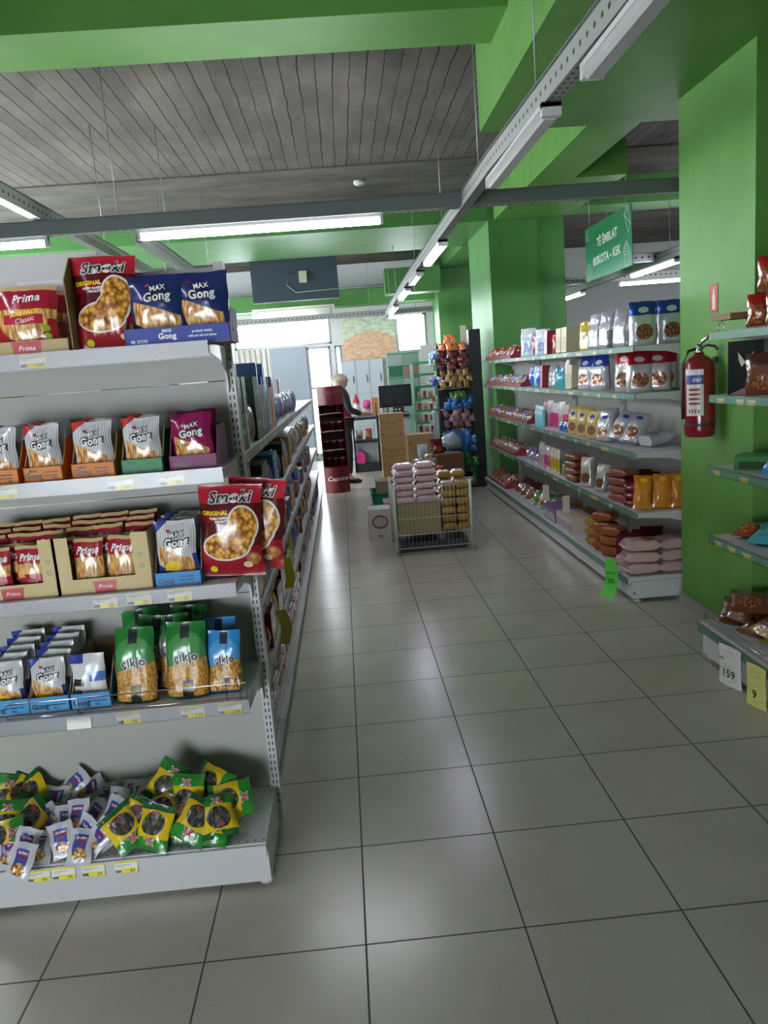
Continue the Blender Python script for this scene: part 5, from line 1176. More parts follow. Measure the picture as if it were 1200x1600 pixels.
def cq(a0, a1, z0, z1, mt, l):
    for i in range(6):
        p_, q_ = a0+(a1-a0)*i/6, a0+(a1-a0)*(i+1)/6; lb.face([cyl(p_, z0, l), cyl(q_, z0, l), cyl(q_, z1, l), cyl(p_, z1, l)], mt)
A0, A1 = -2.9, -1.75
cq(A0, A1, .12, .37, ml, 1); cq(A0, A1, .29, .34, flat('2a3a8a', .4, tag='label'), 2)
for i in range(4): cq(A0+.2, A1-.2, .255-i*.025, .268-i*.025, flat('8a2430', .4, tag='label'), 2)
for i in range(4): cq(A0+.2+i*.2, A0+.3+i*.2, .135, .155, flat('8a2430', .4, tag='label'), 2)
put_text(lb, 'dër', .035, WT, lambda x, z_, l: cyl(x/.083-2.15, z_, l), 0, .315, .0004, layer=3)
lb.build('label_wrap', fe, fix=False)
MB().box((.082, -.02, .40), (.095, .02, .43), flat('3a3a3c', .5, .5)).build('wall_hook', fe)
s_ = MB().box((-.002, -.045, 0), (0, .045, .15), flat('a02a24', .45, tag='sign'))
f = lambda y_, z_, l: (-.002-.0006*l, -y_, z_)
s_.face([f(-.03, .012, 1), f(.03, .012, 1), f(.03, .138, 1), f(-.03, .138, 1)], flat('c8483c', .4, tag='sign'))
s_.face([f(-.016, .015, 2), f(.016, .015, 2), f(.016, .085, 2), f(.007, .1, 2), f(.004, .125, 2), f(-.004, .125, 2), f(-.007, .1, 2), f(-.016, .085, 2)], flat('d0c8b0', .4, tag='sign'))
put('wall_sign', s_.mesh('wall_sign'), (2.0595, on_plane(1116, 485, X=2.06).y, on_plane(1116, 488, X=2.06).z), (0, 0, 0), 'small red fire extinguisher sign on the green column', 'sign', lift=False)
# ================= MIDDLE OF THE AISLE =================
M_CW = flat('b9bcae', .4, tag='cream_wire')
def at(px, py, Y): return on_plane(px, py, Y=Y)
CX0, CX1, CY0, CY1, CH = .37, 1.04, 6.55, 7.15, .62
ct = empty('wire_basket_stand', (CX0, CY0, 0), (0, 0, 0), 'cream wire promotion basket full of pink and gold packs in the aisle', 'wire basket')
L, Dp = CX1-CX0, CY1-CY0
for x in (0, L):
    for y in (0, Dp):
        MB().tube([(x, y, .0), (x, y, CH+.01)], .013 if y == 0 else .011, M_CW, 10).build('leg', ct)
def grid_side(pts2, name):
    (xa, ya), (xb, yb) = pts2; m = MB()
    for z in (.06, .18, .325, .47, CH-.01): m.tube([(xa, ya, z), (xb, yb, z)], .0035, M_CW, 6)
    k = int(math.hypot(xb-xa, yb-ya)/.034)
    for i in range(1, k): t = i/k; m.tube([(xa+(xb-xa)*t, ya+(yb-ya)*t, .06), (xa+(xb-xa)*t, ya+(yb-ya)*t, CH-.01)], .0016, M_CW, 5)
    m.build(name, ct)
grid_side(((0, 0), (L, 0)), 'front_grid'); grid_side(((0, Dp), (L, Dp)), 'rear_grid'); grid_side(((0, 0), (0, Dp)), 'side_grid'); grid_side(((L, 0), (L, Dp)), 'side_grid')
m = MB()
for i in range(19): m.tube([(L*i/18, 0, .18), (L*i/18, Dp, .18)], .002, M_CW, 5)
m.build('wire_shelf', ct)
z0 = .1835; wc = 'wire basket'
kc = carton('kraft_carton', .37, .28, .27, '8f8360', None, .7, [('I', .02, M_INK, .0, .05)])
put('cardboard_box', kc, (CX0+.215, CY0+.17, z0), (0, 0, 0), 'plain kraft carton inside the wire basket below the pink packs', 'box')
put('cardboard_box', kc, (CX0+.215, CY0+.46, z0), (0, 0, 0), 'plain kraft carton in the rear of the wire basket', 'box', sc=(1, .8, 1))
for c in range(2):
    zz = z0+.272
    for r in range(6): stock('pink_pack', (CX0+.105+.185*c, CY0+.085+.005*(r % 2), zz), (0, 0, rnd.uniform(-.06, .06)), '%s front column, wire basket' % ('left', 'right')[c], (.86, .9, .92)); zz += .059
for c in range(2):
    zz = z0+.272
    for r in range(5): stock('pink_pack', (CX0+.105+.185*c, CY0+.24, zz), (0, 0, rnd.uniform(-.06, .06)), '%s rear column, wire basket' % ('left', 'right')[c], (.86, .9, .92)); zz += .059
for c in range(2):
    zz = z0+.0
    for r in range(6 if c else 6): stock('gold_pack' if (r < 5 or c) else 'gold_print', (CX0+.48+.125*c, CY0+.085, zz), (0, 0, rnd.uniform(-.04, .04)), '%s gold column, wire basket' % ('left', 'right')[c], (.82, 1, 1)); zz += .0735
zz0 = z0+.0
for r in range(7): stock('gold_print' if r == 6 else 'gold_pack', (CX0+.60, CY0+.24, z0+.0735*r), (0, 0, 0), 'second row right, wire basket', (.82, 1, 1))
for r in range(7): stock('gold_print' if r == 6 else 'gold_pack', (CX0+.475, CY0+.24, z0+.0735*r), (0, 0, .05), 'second row left, wire basket', (.82, 1, 1))
for r in range(6): stock('tan_pack' if r > 3 else 'gold_pack', (CX0+.54, CY0+.385, z0+.0735*r), (0, 0, .05), 'third row, wire basket', 1)
stock('gold_print', (CX0+.60, CY0+.38+.13, z0+.0), (0, 0, .1), 'rear bottom, wire basket')
stock('tan_pack', (CX0+.42, CY0+.09, z0+.43), (0, 0, 1.3), 'on edge between pink and gold, wire basket', .7) if False else None
dk = carton('dark_shallow_box', .6, .4, .09, '2c3036', None, .5)
put('storage_crate', dk, (CX0+.335, CY0+.3, .0), (0, 0, 0), 'dark shallow crate on the floor under the wire basket', 'crate')
# piles behind and left of the basket
wcar = MB(); wb_ = NM('white_oval_carton_print', 'b5b3ae', .5); wb_.ell(.5, .6, .38, .22, '8a4a4a'); wb_.ell(.5, .6, .3, .15, 'a8a09c'); wcar.box((-.15, -.12, 0), (.15, .12, .31), flat('a8a6a2', .5, tag='carton'), front=wb_.m)
put_text(wcar, 'eti', .05, BK, front_fn(-.1206), 0, .05, .001)
me_w = wcar.mesh('white_oval_carton')
put('cardboard_box', me_w, (CX0-.13+.02, 7.35, 0), (0, 0, 0), 'white carton with oval print on the floor left of the wire basket', 'box', sc=(.7, 1, 1))
def crate(c, lab, h=.24):
    o = empty('shopping_basket', c, (0, 0, 0), lab, 'basket'); m = MB(); mt = flat('1f7a58', .4, tag='plastic'); w, d = .17, .24
    for s in (-1, 1):
        m.prism([(-w*.86, 0), (w*.86, 0), (w, h), (-w, h)], s*d-(.004 if s > 0 else 0), s*d+(.004 if s < 0 else 0), mt, 'y')
        m.prism([(-d, 0), (d, 0), (d, h), (-d, h)], s*w*.93-.002, s*w*.93+.002, mt, 'x')
    m.box((-w*.86, -d, 0), (w*.86, d, .005), mt); m.build('basket_body', o)
    MB().tube([(-w-.004, -d-.004, h), (w+.004, -d-.004, h), (w+.004, d+.004, h), (-w-.004, d+.004, h)], .008, mt, 6, closed=True).build('rim', o)
    MB().tube([(-w, 0, h), (-w, -d-.02, h+.014), (w, -d-.02, h+.014), (w, 0, h)], .006, mt, 6).build('handle', o); return o
crate((.40, 8.45, 0), 'green plastic shopping basket holding cartons, left of the pink packs', .30)
put('cardboard_box', carton('kraft_carton', .22, .3, .42, '8a7a5c', None, .7), (.40, 8.46, .006), (0, 0, 0), 'upright brown carton standing in the green basket', 'box')
crate((.38, 7.86, 0), 'lower green plastic basket in front of the other one', .2)
for r in range(5): stock('pink_pack', (.385, 7.86, .007+.059*r), (0, 0, 1.57), 'in the lower green basket', (.9, .9, .92))
kbx = carton('kraft_carton', .42, .35, .34, '9a7c52', None, .7, tape=True)
put('cardboard_box', kbx, (.80, 7.6, 0), (0, 0, 0), 'kraft carton directly behind the wire basket', 'box'); put('cardboard_box', kbx, (.83, 8.15, 0), (0, 0, .05), 'kraft carton third behind the wire basket', 'box', sc=(1, 1, 1.3))
for i, (x, y, z_, k_) in enumerate([(.72, 7.55, .342, 'white_bag'), (.9, 7.6, .342, 'brown_bag'), (.75, 8.1, .444, 'white_bag'), (.95, 8.15, .444, 'red_gold'), (.66, 7.65, .342, 'white_bag')]): stock(k_, (x, y, z_), (-.7, 0, rnd.uniform(-.5, .5)), 'on cartons behind the wire basket')
# stacked logo cartons by the counter
LG = ('a04a2c', (.12, .86)); LC = carton('logo_carton', .35, .3, .2, 'b08a5c', None, .7, [('shoqeri tregtare', .022, BR, 0, .07)], logo=LG, tape=True)
for i in range(5): put('cardboard_box', LC, (.675, 11.15, .203*i), (0, 0, rnd.uniform(-.03, .03)), 'brown carton with round red logos, %s of the tall stack by the monitor' % (['lowest', 'second from bottom', 'middle', 'second from top', 'topmost'][i]), 'box')
for i in range(3): put('cardboard_box', LC, (1.02, 10.65, .243*i), (0, 0, rnd.uniform(-.03, .03)), 'brown carton with round red logo, %s of the lower stack' % (['bottom', 'middle', 'top'][i]), 'box', sc=(1.03, 1, 1.2))
a = at(655, 724, 9.7); b = at(714, 688, 9.7)
put('cardboard_box', carton('kraft_carton', .46, .35, .30, '7a5c40', None, .7), (1.22, 9.75, 0), (0, 0, .1), 'large dark brown carton under the blue hanging bags', 'box', sc=(1, 1, 1.75))
put('cardboard_box', carton('kraft_carton', .4, .3, .26, '9a7c58', None, .7), (.92, 9.3, 0), (0, 0, -.05), 'open kraft carton with white and orange bags on it', 'box', sc=(1, 1, 1.5))
for i, (x, k_) in enumerate([(.82, 'white_bag'), (.98, 'gold_bag'), (1.05, 'white_bag')]): stock(k_, (x, 9.25, .392), (-.5, 0, -.3+.3*i), 'on the open kraft carton', .9)
put('candy_bag', K['dark_red'], (1.16, 9.68, .527), (-.4, 0, .2), 'dark bag on the large brown carton', 'bag')
put('candy_bag', K['white_figure'], (1.0, 9.9, .40+.0), (-.3, 0, .2), 'white bag lying behind the dark carton', 'bag')
m = MB(); m.box((-.075, -.002, 0), (.075, .002, .40), flat('b9b7c4', .4, tag='sheet')); m.box((-.075, -.03, .39), (.075, .002, .4), flat('b9b7c4', .4, tag='sheet'))
put('cardboard_sheet', m.mesh('white_panel'), (1.26, 10.62, .58), (-.1, .22, .0), 'white folded panel standing tilted behind the cartons', 'panel')
pb = MB(); pb.lathe([(0, 0), (.12, .01), (.16, .07), (.13, .14), (.06, .19), (.03, .22)], NM('clear_plastic_bag', '9aa4b0', .2).crinkle(18, 1.0).m, 14)
put('plastic_bag', pb.mesh('plastic_bag'), (1.36, 9.98, .53-.0), (0, .25, 0), 'crumpled bluish plastic bag beside the white panel', 'bag')
# ---- dark display stand full of hanging little bags
PX0, PX1, PY = 1.66, 1.86, 10.05
st = empty('candy_display_stand', (1.30, 10.35, 0), (0, 0, 0), 'dark display stand with green posts, strung with small candy bags', 'display stand')
mk = flat('23272b', .4, tag='dark_metal')
MB().box((.40, -.25, .03), (.55, .05, 2.06), mk).build('side_panel', st); MB().box((.0, .04, .1), (.42, .055, 1.9), mk).build('mesh_back', st)
MB().box((-.05, -.3, 0), (.55, .06, .03), mk).build('base_plate', st)
for h_ in (.35, .72, 1.05, 1.32, 1.62): MB().box((.0, -.18, h_-.006), (.40, .04, h_), flat('8a9a90', .4)).tube([(0, -.18, h_+.03), (.4, -.18, h_+.03)], .003, M_CHROME).build('shelf', st)
MB().box((.30, -.20, 1.9), (.38, -.195, 2.12), flat('c8c6a8', .5, tag='card')).build('top_card', st)
MB().tube([(-.02, -.02, 0), (-.02, -.02, 1.85)], .012, flat('3a7a44', .4), 8).build('post', st)
SB = {}
for nm_, c1, c2 in (('maroon', '5a2226', '6a2a30'), ('golden brown', '8a6a3c', '9a7c4a'), ('bright blue', '1c5a9c', '2468ac'), ('pale rose', '8a6670', '9c7880'), ('dark green', '14602c', '1c7034'), ('orange', 'b8602c', 'c87434'), ('mixed blue and white', '9aa4b8', '4a70b0'), ('olive green', '3c6a2c', '4a7a34'), ('amber', '9a7a20', 'a88a2c')):
    SB[nm_] = gbag('small_%s_candy_bag' % nm_.replace(' ', '_'), c1, c2, None, .085, .11, .04, stand=False, split=.6, seed=hash(nm_) % 97 if False else len(SB)+120, nx=9, ny=9)
def cluster(nm_, x0, x1, z0_, z1_, n_, y=10.13, lab=None):
    for i in range(n_):
        c = i % 4; r = i//4; R_ = max(1, (n_-1)//4)
        x = x0+.04+(x1-x0-.08)*(c+.5*(r % 2))/3.5; z = z0_+(z1_-z0_-.11)*(r/R_ if R_ else 0)
        put('candy_bag', SB[nm_], (x, y-.028*((r+c) % 2)-.0-.03*(c % 2), z), (-.25+rnd.uniform(-.2, .2), rnd.uniform(-.35, .35), rnd.uniform(-.5, .5)), 'small %s candy bag, %s in its cluster on the display stand' % (nm_, ORD[i]), 'candy bag', 'small %s candy bags on the display stand' % nm_, lift=True)
def cz(y_): return at(720, y_, 10.13).z
cluster('orange', 1.32, 1.70, cz(548), cz(522), 6); cluster('maroon', 1.30, 1.70, cz(577), cz(545), 12); cluster('golden brown', 1.30, 1.72, cz(606), cz(574), 12)
cluster('olive green', 1.42, 1.66, cz(624), cz(606), 4); cluster('bright blue', 1.33, 1.72, cz(640), cz(620), 8); cluster('pale rose', 1.33, 1.72, cz(668), cz(638), 12)
cluster('amber', 1.42, 1.6, cz(682), cz(664), 4); cluster('mixed blue and white', 1.2, 1.34, cz(600), cz(545), 8, 10.3)
for i in range(14):
    c, r = i % 5, i//5; put('candy_bag', SB['bright blue'], (1.36+.078*c, 10.02-.03*(r % 2), cz(704)+.085*r), (-.3, rnd.uniform(-.3, .3), rnd.uniform(-.4, .4)), 'glossy blue candy bag, %s in the big blue cluster near the floor' % ORD[i], 'candy bag', 'blue candy bags low on the display stand', 1.1)
for i in range(14):
    c, r = i % 5, i//5; put('candy_bag', SB['dark green'], (1.36+.08*c, 10.0-.03*(r % 2), cz(737)+.085*r), (-.3, rnd.uniform(-.3, .3), rnd.uniform(-.4, .4)), 'dark green candy bag, %s in the lowest cluster of the stand' % ORD[i], 'candy bag', 'green candy bags at the bottom of the stand', 1.1)
# clear rack with round trays left of it
rk = empty('wire_spinner', (1.38, 10.98, 0), (0, 0, 0), 'green posted spinner rack with small white trays beside the dark stand', 'rack')
MB().tube([(0, 0, .01), (0, 0, 1.95)], .015, flat('4a9a54', .4), 8).build('post', rk); MB().lathe([(0, 0), (.18, 0), (.18, .015), (0, .02)], flat('3a7a44', .5), 18).build('base_plate', rk)
for h_ in (.85, 1.12, 1.4, 1.65): MB().lathe([(.016, h_-.03), (.15, h_-.01), (.17, h_+.01), (.165, h_+.012), (.145, h_), (.016, h_)], flat('a8b0a8', .3), 18).build('round_tray', rk)
i = 0
for h_ in (.85, 1.12, 1.4, 1.65):
    for a_ in (3.6, 4.4, 5.2, 6.0):
        put('sweet_tube', K['bottle_teal'] if i % 3 == 0 else (SB['orange'] if i % 3 == 1 else SB['mixed blue and white']), (1.38+.11*math.cos(a_), 10.98+.11*math.sin(a_), h_+.001), (0, 0, 0), 'small colourful sweet packet, %s on the spinner rack trays' % ORD[i], 'sweets', 'sweet packets on the spinner rack', .8); i += 1
# ---- red cardboard stand
cp = empty('cardboard_display', (-.165, 10.62, 0), (0, 0, .08), 'tall dark red cardboard biscuit display stand in front of the cashier', 'display stand')
RC = flat('6e1a22', .35, tag='red_board'); RC2 = flat('4e1218', .35, tag='red_board')
def curve(w, d, z0_, z1_, mt, n_=10):
    m = MB(); P = [(-w/2+w*i/n_, -d*math.sin(PI*i/n_)) for i in range(n_+1)]
    for (x0_, y0_), (x1_, y1_) in zip(P, P[1:]): m.face([(x0_, y0_, z0_), (x1_, y1_, z0_), (x1_, y1_, z1_), (x0_, y0_, z1_)], mt)
    m.face([(x, y, z1_) for x, y in P], mt); m.face([(x, y, z0_) for x, y in P][::-1], mt); return m
m = curve(.34, .09, 0, .36, RC); put_text(m, 'Caprice', .085, WT, lambda x, z_, l: (x, -.09*math.sin(PI*min(1, max(0, x/.34+.5)))-.003, z_), 0, .20, .001, .35)
m.box((-.17, 0, 0), (.17, .25, .36), RC); m.build('base_box', cp)
m = MB().box((-.17, .22, .36), (.17, .25, 1.45), RC2); m.build('back_board', cp)
for s in (-1, 1): MB().box((s*.17, 0.0, .36), (s*.164, .22, 1.3), RC).build('side_board', cp)
for h_ in (.60, .86, 1.10):
    m = curve(.34, .07, h_-.012, h_, RC); m.box((-.163, 0, h_-.008), (.163, .218, h_), RC); m.box((-.12, -.082, h_), (.12, -.078, h_+.012), flat('b0a8a8', .3)); m.build('shelf', cp)
m = curve(.35, .10, 1.22, 1.47, RC); m.box((-.17, 0, 1.3), (.17, .218, 1.46), RC)
put_text(m, 'Caprice', .075, flat('8a4a50', .4, tag='print'), lambda x, z_, l: (x, -.10*math.sin(PI*min(1, max(0, x/.35+.5)))-.003, z_), 0, 1.39, .001, .35); m.build('header', cp)
tin = MB().lathe([(0, 0), (.04, 0), (.04, .13), (.042, .132), (.042, .15), (0, .15)], [flat('5a1c20', .3, .3)]*3+[flat('b0a890', .3, .7)]*2, 16).mesh('wafer_tin')
for li, h_ in enumerate((.36, .60, .86, 1.10)):
    for c in range(3): put('wafer_tin', tin, (-.165-.1+.1*c, 10.62+.1, h_+.001), (0, 0, 0), '%s dark red wafer tin, %s level of the red display stand' % (('left', 'middle', 'right')[c], ('lowest', 'second', 'third', 'highest')[li]), 'tin', sc=(.95, .95, .8))
# ================= CHECKOUT =================
co = empty('checkout_counter', (.12, 12.65, 0), (0, 0, 0), 'black framed checkout counter with a grey worktop', 'counter')
mb_ = flat('1e2126', .4, tag='dark_metal')
MB().box((0, -.05, .86), (.95, .6, .92), mb_).build('worktop', co); MB().box((0, -.06, .90), (.95, .0, .925), flat('6f7680', .4)).build('worktop_edge', co)
for x in (0, .40): MB().box((x, -.04, 0), (x+.03, 0, .86), mb_).build('post', co)
MB().box((0, -.04, 0), (.43, .1, .14), mb_).build('plinth', co); MB().box((.03, -.03, .48), (.40, .14, .53), mb_).build('middle_shelf', co); MB().box((.43, 0, 0), (.95, .02, .86), flat('8f9498', .5)).build('front_panel', co)
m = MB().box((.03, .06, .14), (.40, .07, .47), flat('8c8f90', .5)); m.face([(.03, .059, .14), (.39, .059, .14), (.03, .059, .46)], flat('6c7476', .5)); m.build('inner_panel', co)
MB().tube([(.41, -.06, .0), (.41, -.06, 1.12)], .012, mb_, 8).build('barrier_post', co)
m = MB(); m.prism([(-.06, 0), (.06, 0), (.07, .14), (.03, .2), (-.03, .2), (-.07, .15)], -.04, .04, flat('c42a78', .4, tag='bag'), 'y'); m.tube([(-.03, 0, .19), (0, 0, .24), (.03, 0, .19)], .006, flat('c42a78', .4, tag='bag'))
put('gift_bag', m.mesh('pink_bag'), (.22, 12.66, .141), (0, 0, 0), 'bright pink bag standing on the counter plinth', 'bag')
put('candy_bag', K['white_bag'], (.22, 12.68, .531), (0, 0, 0), 'clear bag of pink sweets on the counter middle shelf', 'bag'); put('candy_bag', K['red_gold'], (.38, 12.68, .531), (0, 0, 0), 'red and yellow sweets bag on the counter middle shelf', 'bag', sc=1.2)
mo = empty('computer_monitor', (.87, 12.5+.28, .922), (0, 0, .05), 'black till monitor seen from behind on the counter', 'monitor')
MB().box((-.27, -.03, .10), (.27, .02, .46), flat('16181c', .35, tag='plastic')).build('screen_back', mo); MB().box((-.17, -.05, .14), (.17, -.03, .40), flat('1e2126', .35, tag='plastic')).build('rear_cover', mo)
MB().box((-.03, -.02, .01), (.03, .01, .2), mb_).build('stand_neck', mo); MB().box((-.13, -.09, 0), (.13, .08, .012), mb_).build('stand_foot', mo)
tm = MB().box((-.09, -.07, 0), (.09, .07, .10), mb_).box((-.06, -.075, .05), (-.03, -.07, .07), flat('c8c8c8', .4)).box((.0, -.075, .05), (.03, -.07, .07), flat('c8c8c8', .4)).box((-.07, -.06, .10), (.07, .04, .12), mb_)
put('card_terminal', tm.mesh('card_terminal'), (.90, 12.62+.04, .927), (0, 0, 0), 'small black payment device below the monitor', 'terminal')
dl = empty('plush_doll', (.22, 12.82, .921), (0, 0, 0), 'white bearded plush doll with a red hat on the counter', 'doll')
MB().lathe([(0, 0), (.07, .01), (.08, .07), (.05, .15), (0, .17)], flat('c8c0b8', .9), 14).build('body', dl); MB().lathe([(0, .14), (.045, .16), (.055, .2), (.04, .24), (0, .25)], flat('d0a890', .8), 14).build('head', dl)
MB().lathe([(.06, .22), (.055, .24), (.03, .30), (.01, .36), (0, .37)], flat('b0343c', .8), 14).build('hat', dl); MB().lathe([(0, .09), (.035, .12), (.045, .17), (.03, .2), (0, .2)], flat('e0dcd8', .9), 12, (0, -.02, 0)).build('beard', dl)
lo = MB().lathe([(0, 0), (.05, 0), (.05, .08), (.04, .09), (.02, .1)], flat('b8b0a8', .3), 14).lathe([(0, .09), (.06, .12), (.075, .18), (.06, .24), (0, .26)], flat('d84a94', .4), 14)
put('sweet_jar', lo.mesh('sweet_jar'), (.39, 12.85, .921), (0, 0, 0), 'jar topped with a round pink toy on the counter', 'jar')
ob_ = MB().box((-.07, -.07, 0), (.07, .07, .02), flat('c88a54', .6)).box((-.06, -.06, .14), (.06, .06, .16), flat('c88a54', .6)).box((-.055, -.055, 0), (.055, .055, .28), flat('b8744a', .6))
put('sweet_box', ob_.mesh('sweet_box'), (.53, 12.85, .921), (0, 0, 0), 'orange cardboard sweets holder on the counter', 'box')
# lockers
lk = empty('locker_cabinet', (.03, 14.5, 0), (0, 0, 0), 'pale grey lockers against the far wall under the mural', 'lockers')
ml_ = flat('a9b0b6', .5, tag='locker'); MB().box((0, 0, 0), (.78, .45, 1.86), ml_).build('cabinet_body', lk)
for r in range(3):
    for c in range(3):
        d = MB().box((.012+c*.256, -.014, .03+r*.61), (.256+c*.256, -.001, .62+r*.61), flat('b4bbc0', .5, tag='locker')).build('locker_door', lk)
        MB().box((.2+c*.256, -.026, .22+r*.61), (.215+c*.256, -.015, .36+r*.61), flat('4a5058', .4)).build('door_handle', d)
# cigarette and price racks near the right window
cg = empty('cigarette_rack', (.84, 13.7, 0), (0, 0, 0), 'tall white and green cigarette rack behind the monitor', 'rack')
MB().box((0, 0, 0), (.56, .3, 1.93), flat('8fa89a', .5)).build('cabinet_body', cg)
for r in range(4):
    for c in range(2): MB().box((.02+c*.27, -.012, 1.08+r*.21), (.26+c*.27, -.001, 1.26+r*.21), [flat('a86a60', .5), flat('7a9a88', .5), flat('2a6a48', .5), flat('9aa8a0', .5)][(r+c*2) % 4]).build('pack_row', cg)
for r in range(5): MB().box((0, -.03, 1.05+r*.21), (.56, 0, 1.065+r*.21), flat('2c7a50', .5)).build('shelf_edge', cg)
MB().box((.6, -.02, 1.75), (.98, .02, 2.02), flat('b8bcb4', .5)).build('flower_panel', cg)
sr = empty('price_shelf_rack', (1.20, 12.9, 0), (0, 0, 0), 'stepped grey shelf rack with green front edges right of the monitor', 'rack')
for s in (0, .42): MB().box((s, 0, 0), (s+.015, .5, 1.7), flat('5a8a6c', .5)).build('side_panel', sr)
for r in range(8):
    MB().box((.015, .0+.035*r, .3+.2*r), (.42, .48, .315+.2*r), flat('a8aea8', .5)).box((.0, -.012+.035*r, .29+.2*r), (.43, .0+.035*r, .33+.2*r), flat('3c8a5c', .5)).build('shelf', sr)
for r in range(4):
    for c in range(3): put('tobacco_carton', K['white_box'] if (r+c) % 2 else K['red_box'], (1.3+.1*c, 13.1, .516+.2*r), (0, 0, 0), '%s small pack box, %s level of the green edged rack' % (ORD[c], ORD[r+1]), 'box', sc=(.6, .6, .6))
# ================= CASHIER =================
def skin(name, verts, edges, rad, mat, parent, root=0, sub=2, smooth=.0):
    me = bpy.data.meshes.new(name); me.from_pydata(verts, edges, []); me.materials.append(mat)
    o = link_ob(name, me, parent); sm = o.modifiers.new('skin', 'SKIN'); sm.use_smooth_shade = True
    for i, r in enumerate(rad):
        v = me.skin_vertices[0].data[i]; v.radius = (r, r) if not isinstance(r, tuple) else r; v.use_root = (i == root)
    s_ = o.modifiers.new('sub', 'SUBSURF'); s_.levels = sub; s_.render_levels = sub; return o
pr_ = empty('person', (-.03, 11.45, 0), (0, 0, .35), 'person in pink vest and pale headscarf working behind the red stand, facing the counter', 'person')
MSK = NM('skin', 'b58a74', .5).m; MBK = flat('24222a', .8, tag='cloth'); MPK = flat('b8306e', .8, tag='cloth'); MSC = NM('scarf', 'a99a88', .8); MSC.link(MSC.ramp(MSC.noise(14, 3), [(.35, 'a08c74'), (.65, 'c4bcb0')]), MSC.b.inputs['Base Color'])
V = [(0, 0, .92), (-.01, 0, 1.05), (0, 0, 1.2), (.0, 0, 1.33), (.01, 0, 1.41), (.03, 0, 1.50),           # pelvis..head (faces +x)
     (0, -.09, .88), (.02, -.10, .5), (0, -.10, .10), (.12, -.10, .04), (0, .09, .88), (.0, .10, .5), (-.03, .10, .10), (.09, .10, .04),
     (0, -.15, 1.34), (.05, -.20, 1.1), (.26, -.17, 1.02), (.33, -.15, 1.02), (0, .15, 1.34), (.04, .20, 1.1), (.25, .17, 1.03), (.32, .15, 1.03)]
Ed = [(0, 1), (1, 2), (2, 3), (3, 4), (4, 5), (0, 6), (6, 7), (7, 8), (8, 9), (0, 10), (10, 11), (11, 12), (12, 13), (3, 14), (14, 15), (15, 16), (16, 17), (3, 18), (18, 19), (19, 20), (20, 21)]
Rr = [(.11, .14), (.10, .12), (.11, .14), (.09, .12), .05, .085, .085, .06, .042, .035, .085, .06, .042, .035, .055, .045, .033, .028, .055, .045, .033, .028]
skin('body', V, Ed, Rr, MSK, pr_)
skin('trousers', [(0, 0, .95), (0, -.09, .88), (.02, -.10, .5), (0, -.10, .13), (0, .09, .88), (.0, .10, .5), (-.03, .10, .13)], [(0, 1), (1, 2), (2, 3), (0, 4), (4, 5), (5, 6)], [(.125, .15), .1, .075, .06, .1, .075, .06], MBK, pr_)
skin('sleeves', [(0, 0, 1.33), (0, -.16, 1.34), (.05, -.205, 1.1), (.24, -.175, 1.025), (0, .16, 1.34), (.04, .205, 1.1), (.23, .175, 1.035)], [(0, 1), (1, 2), (2, 3), (0, 4), (4, 5), (5, 6)], [(.09, .11), .066, .054, .042, .066, .054, .042], MBK, pr_)
skin('vest', [(0, 0, .84), (-.01, 0, 1.0), (0, 0, 1.2), (0, 0, 1.36), (0, 0, 1.40)], [(0, 1), (1, 2), (2, 3), (3, 4)], [(.15, .18), (.13, .155), (.135, .17), (.105, .15), (.06, .07)], MPK, pr_)
m = MB(); m.lathe([(.07, 1.38), (.085, 1.42), (.10, 1.48), (.108, 1.54), (.095, 1.6), (.06, 1.635), (0, 1.645)], MSC.m, 20, (.0, 0, 0)); m.build('headscarf', pr_)
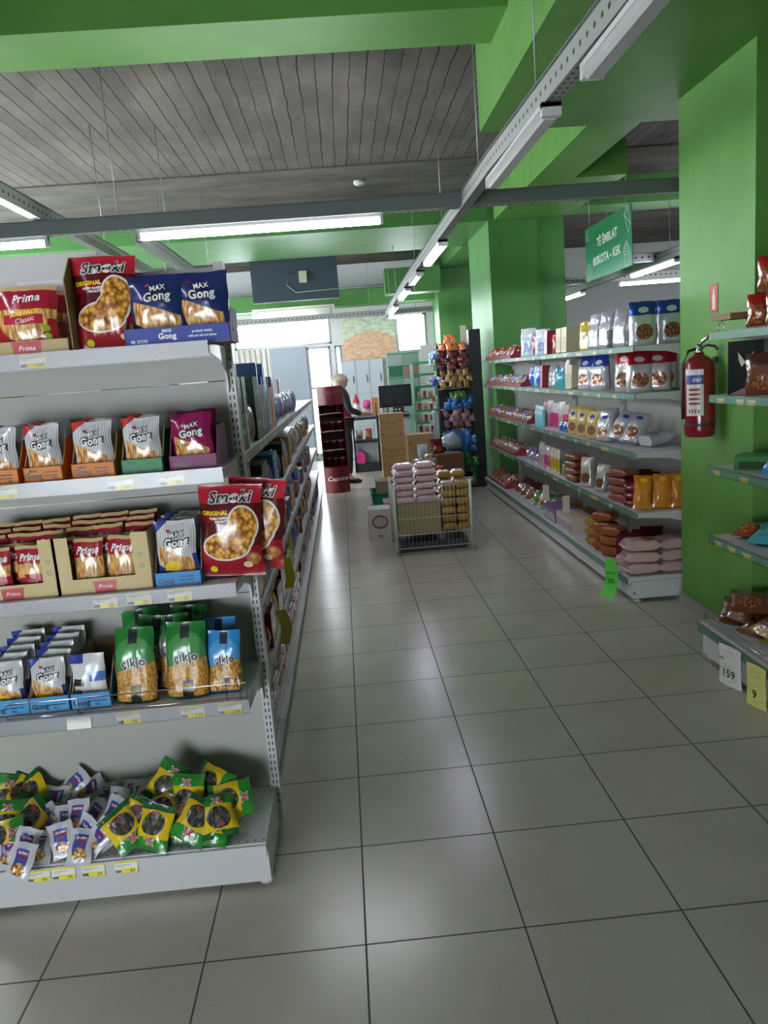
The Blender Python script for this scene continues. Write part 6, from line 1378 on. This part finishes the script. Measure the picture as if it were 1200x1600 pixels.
fc = MB(); fc.lathe([(0, -.11), (.05, -.1), (.072, -.04), (.075, .02), (.06, .07), (0, .09)], MSK, 18, (.055, 0, 1.53)); fc.tube([(.125, 0, 1.55), (.15, 0, 1.52), (.125, 0, 1.51)], [.006, .013, .006], MSK, 8)
for s in (-1, 1): fc.lathe([(0, -.007), (.007, 0), (0, .007)], flat('1c1618', .3), 8, (.122, s*.03, 1.55))
fc.tube([(.122, -.02, 1.485), (.127, 0, 1.483), (.122, .02, 1.485)], .004, flat('8a4a48', .5), 6); fc.build('face', pr_)
for s in (-1, 1):
    hx = .325; hy = s*.15; hz = 1.02; m = MB(); m.tube([(hx-.02, hy, hz), (hx+.03, hy, hz), (hx+.07, hy, hz-.005)], [.02, .03, .026], MSK, 8)
    for k in range(4): q = (k-1.5)*.016; ln = (.07, .08, .075, .06)[k]; m.tube([(hx+.06, hy+q, hz), (hx+.06+ln*.55, hy+q*1.2, hz-.01), (hx+.06+ln*.9, hy+q*1.2, hz-.035)], [.0095, .0085, .007], MSK, 6)
    m.tube([(hx+.01, hy-s*.02, hz), (hx+.04, hy-s*.045, hz-.01), (hx+.065, hy-s*.045, hz-.03)], [.011, .01, .008], MSK, 6); m.build('hand', pr_)
    m = MB(); y_ = -.10 if s < 0 else .10; x_ = 0 if s < 0 else -.03; m.tube([(x_-.05, y_, .04), (x_+.02, y_, .05), (x_+.12, y_, .035), (x_+.19, y_, .025)], [.035, .042, .04, .022], flat('1a1a1e', .5, tag='shoe'), 10); m.build('shoe', pr_)
# ================= NEXT AISLE BEHIND THE RIGHT RUN =================
nr = gondola('white back to back shelving of the neighbouring aisle, stocked with household goods', (3.9, 13.2, 0), -PI/2, 5, 1.25, [.6, 1.0, 1.35, 1.7], .46, .39, .165, 2.1, None, False, slots=False)
seq = ['cream_box', 'white_box', 'white_bag', 'cream_box', 'grey_bag', 'white_box', 'red_box', 'cream_box', 'blue_top', 'white_figure']*3
yy = 12.9
for i, k_ in enumerate(seq):
    stock(k_, (4.08, yy, 1.701), (0, 0, -PI/2), 'top shelf, next aisle'); yy -= .2
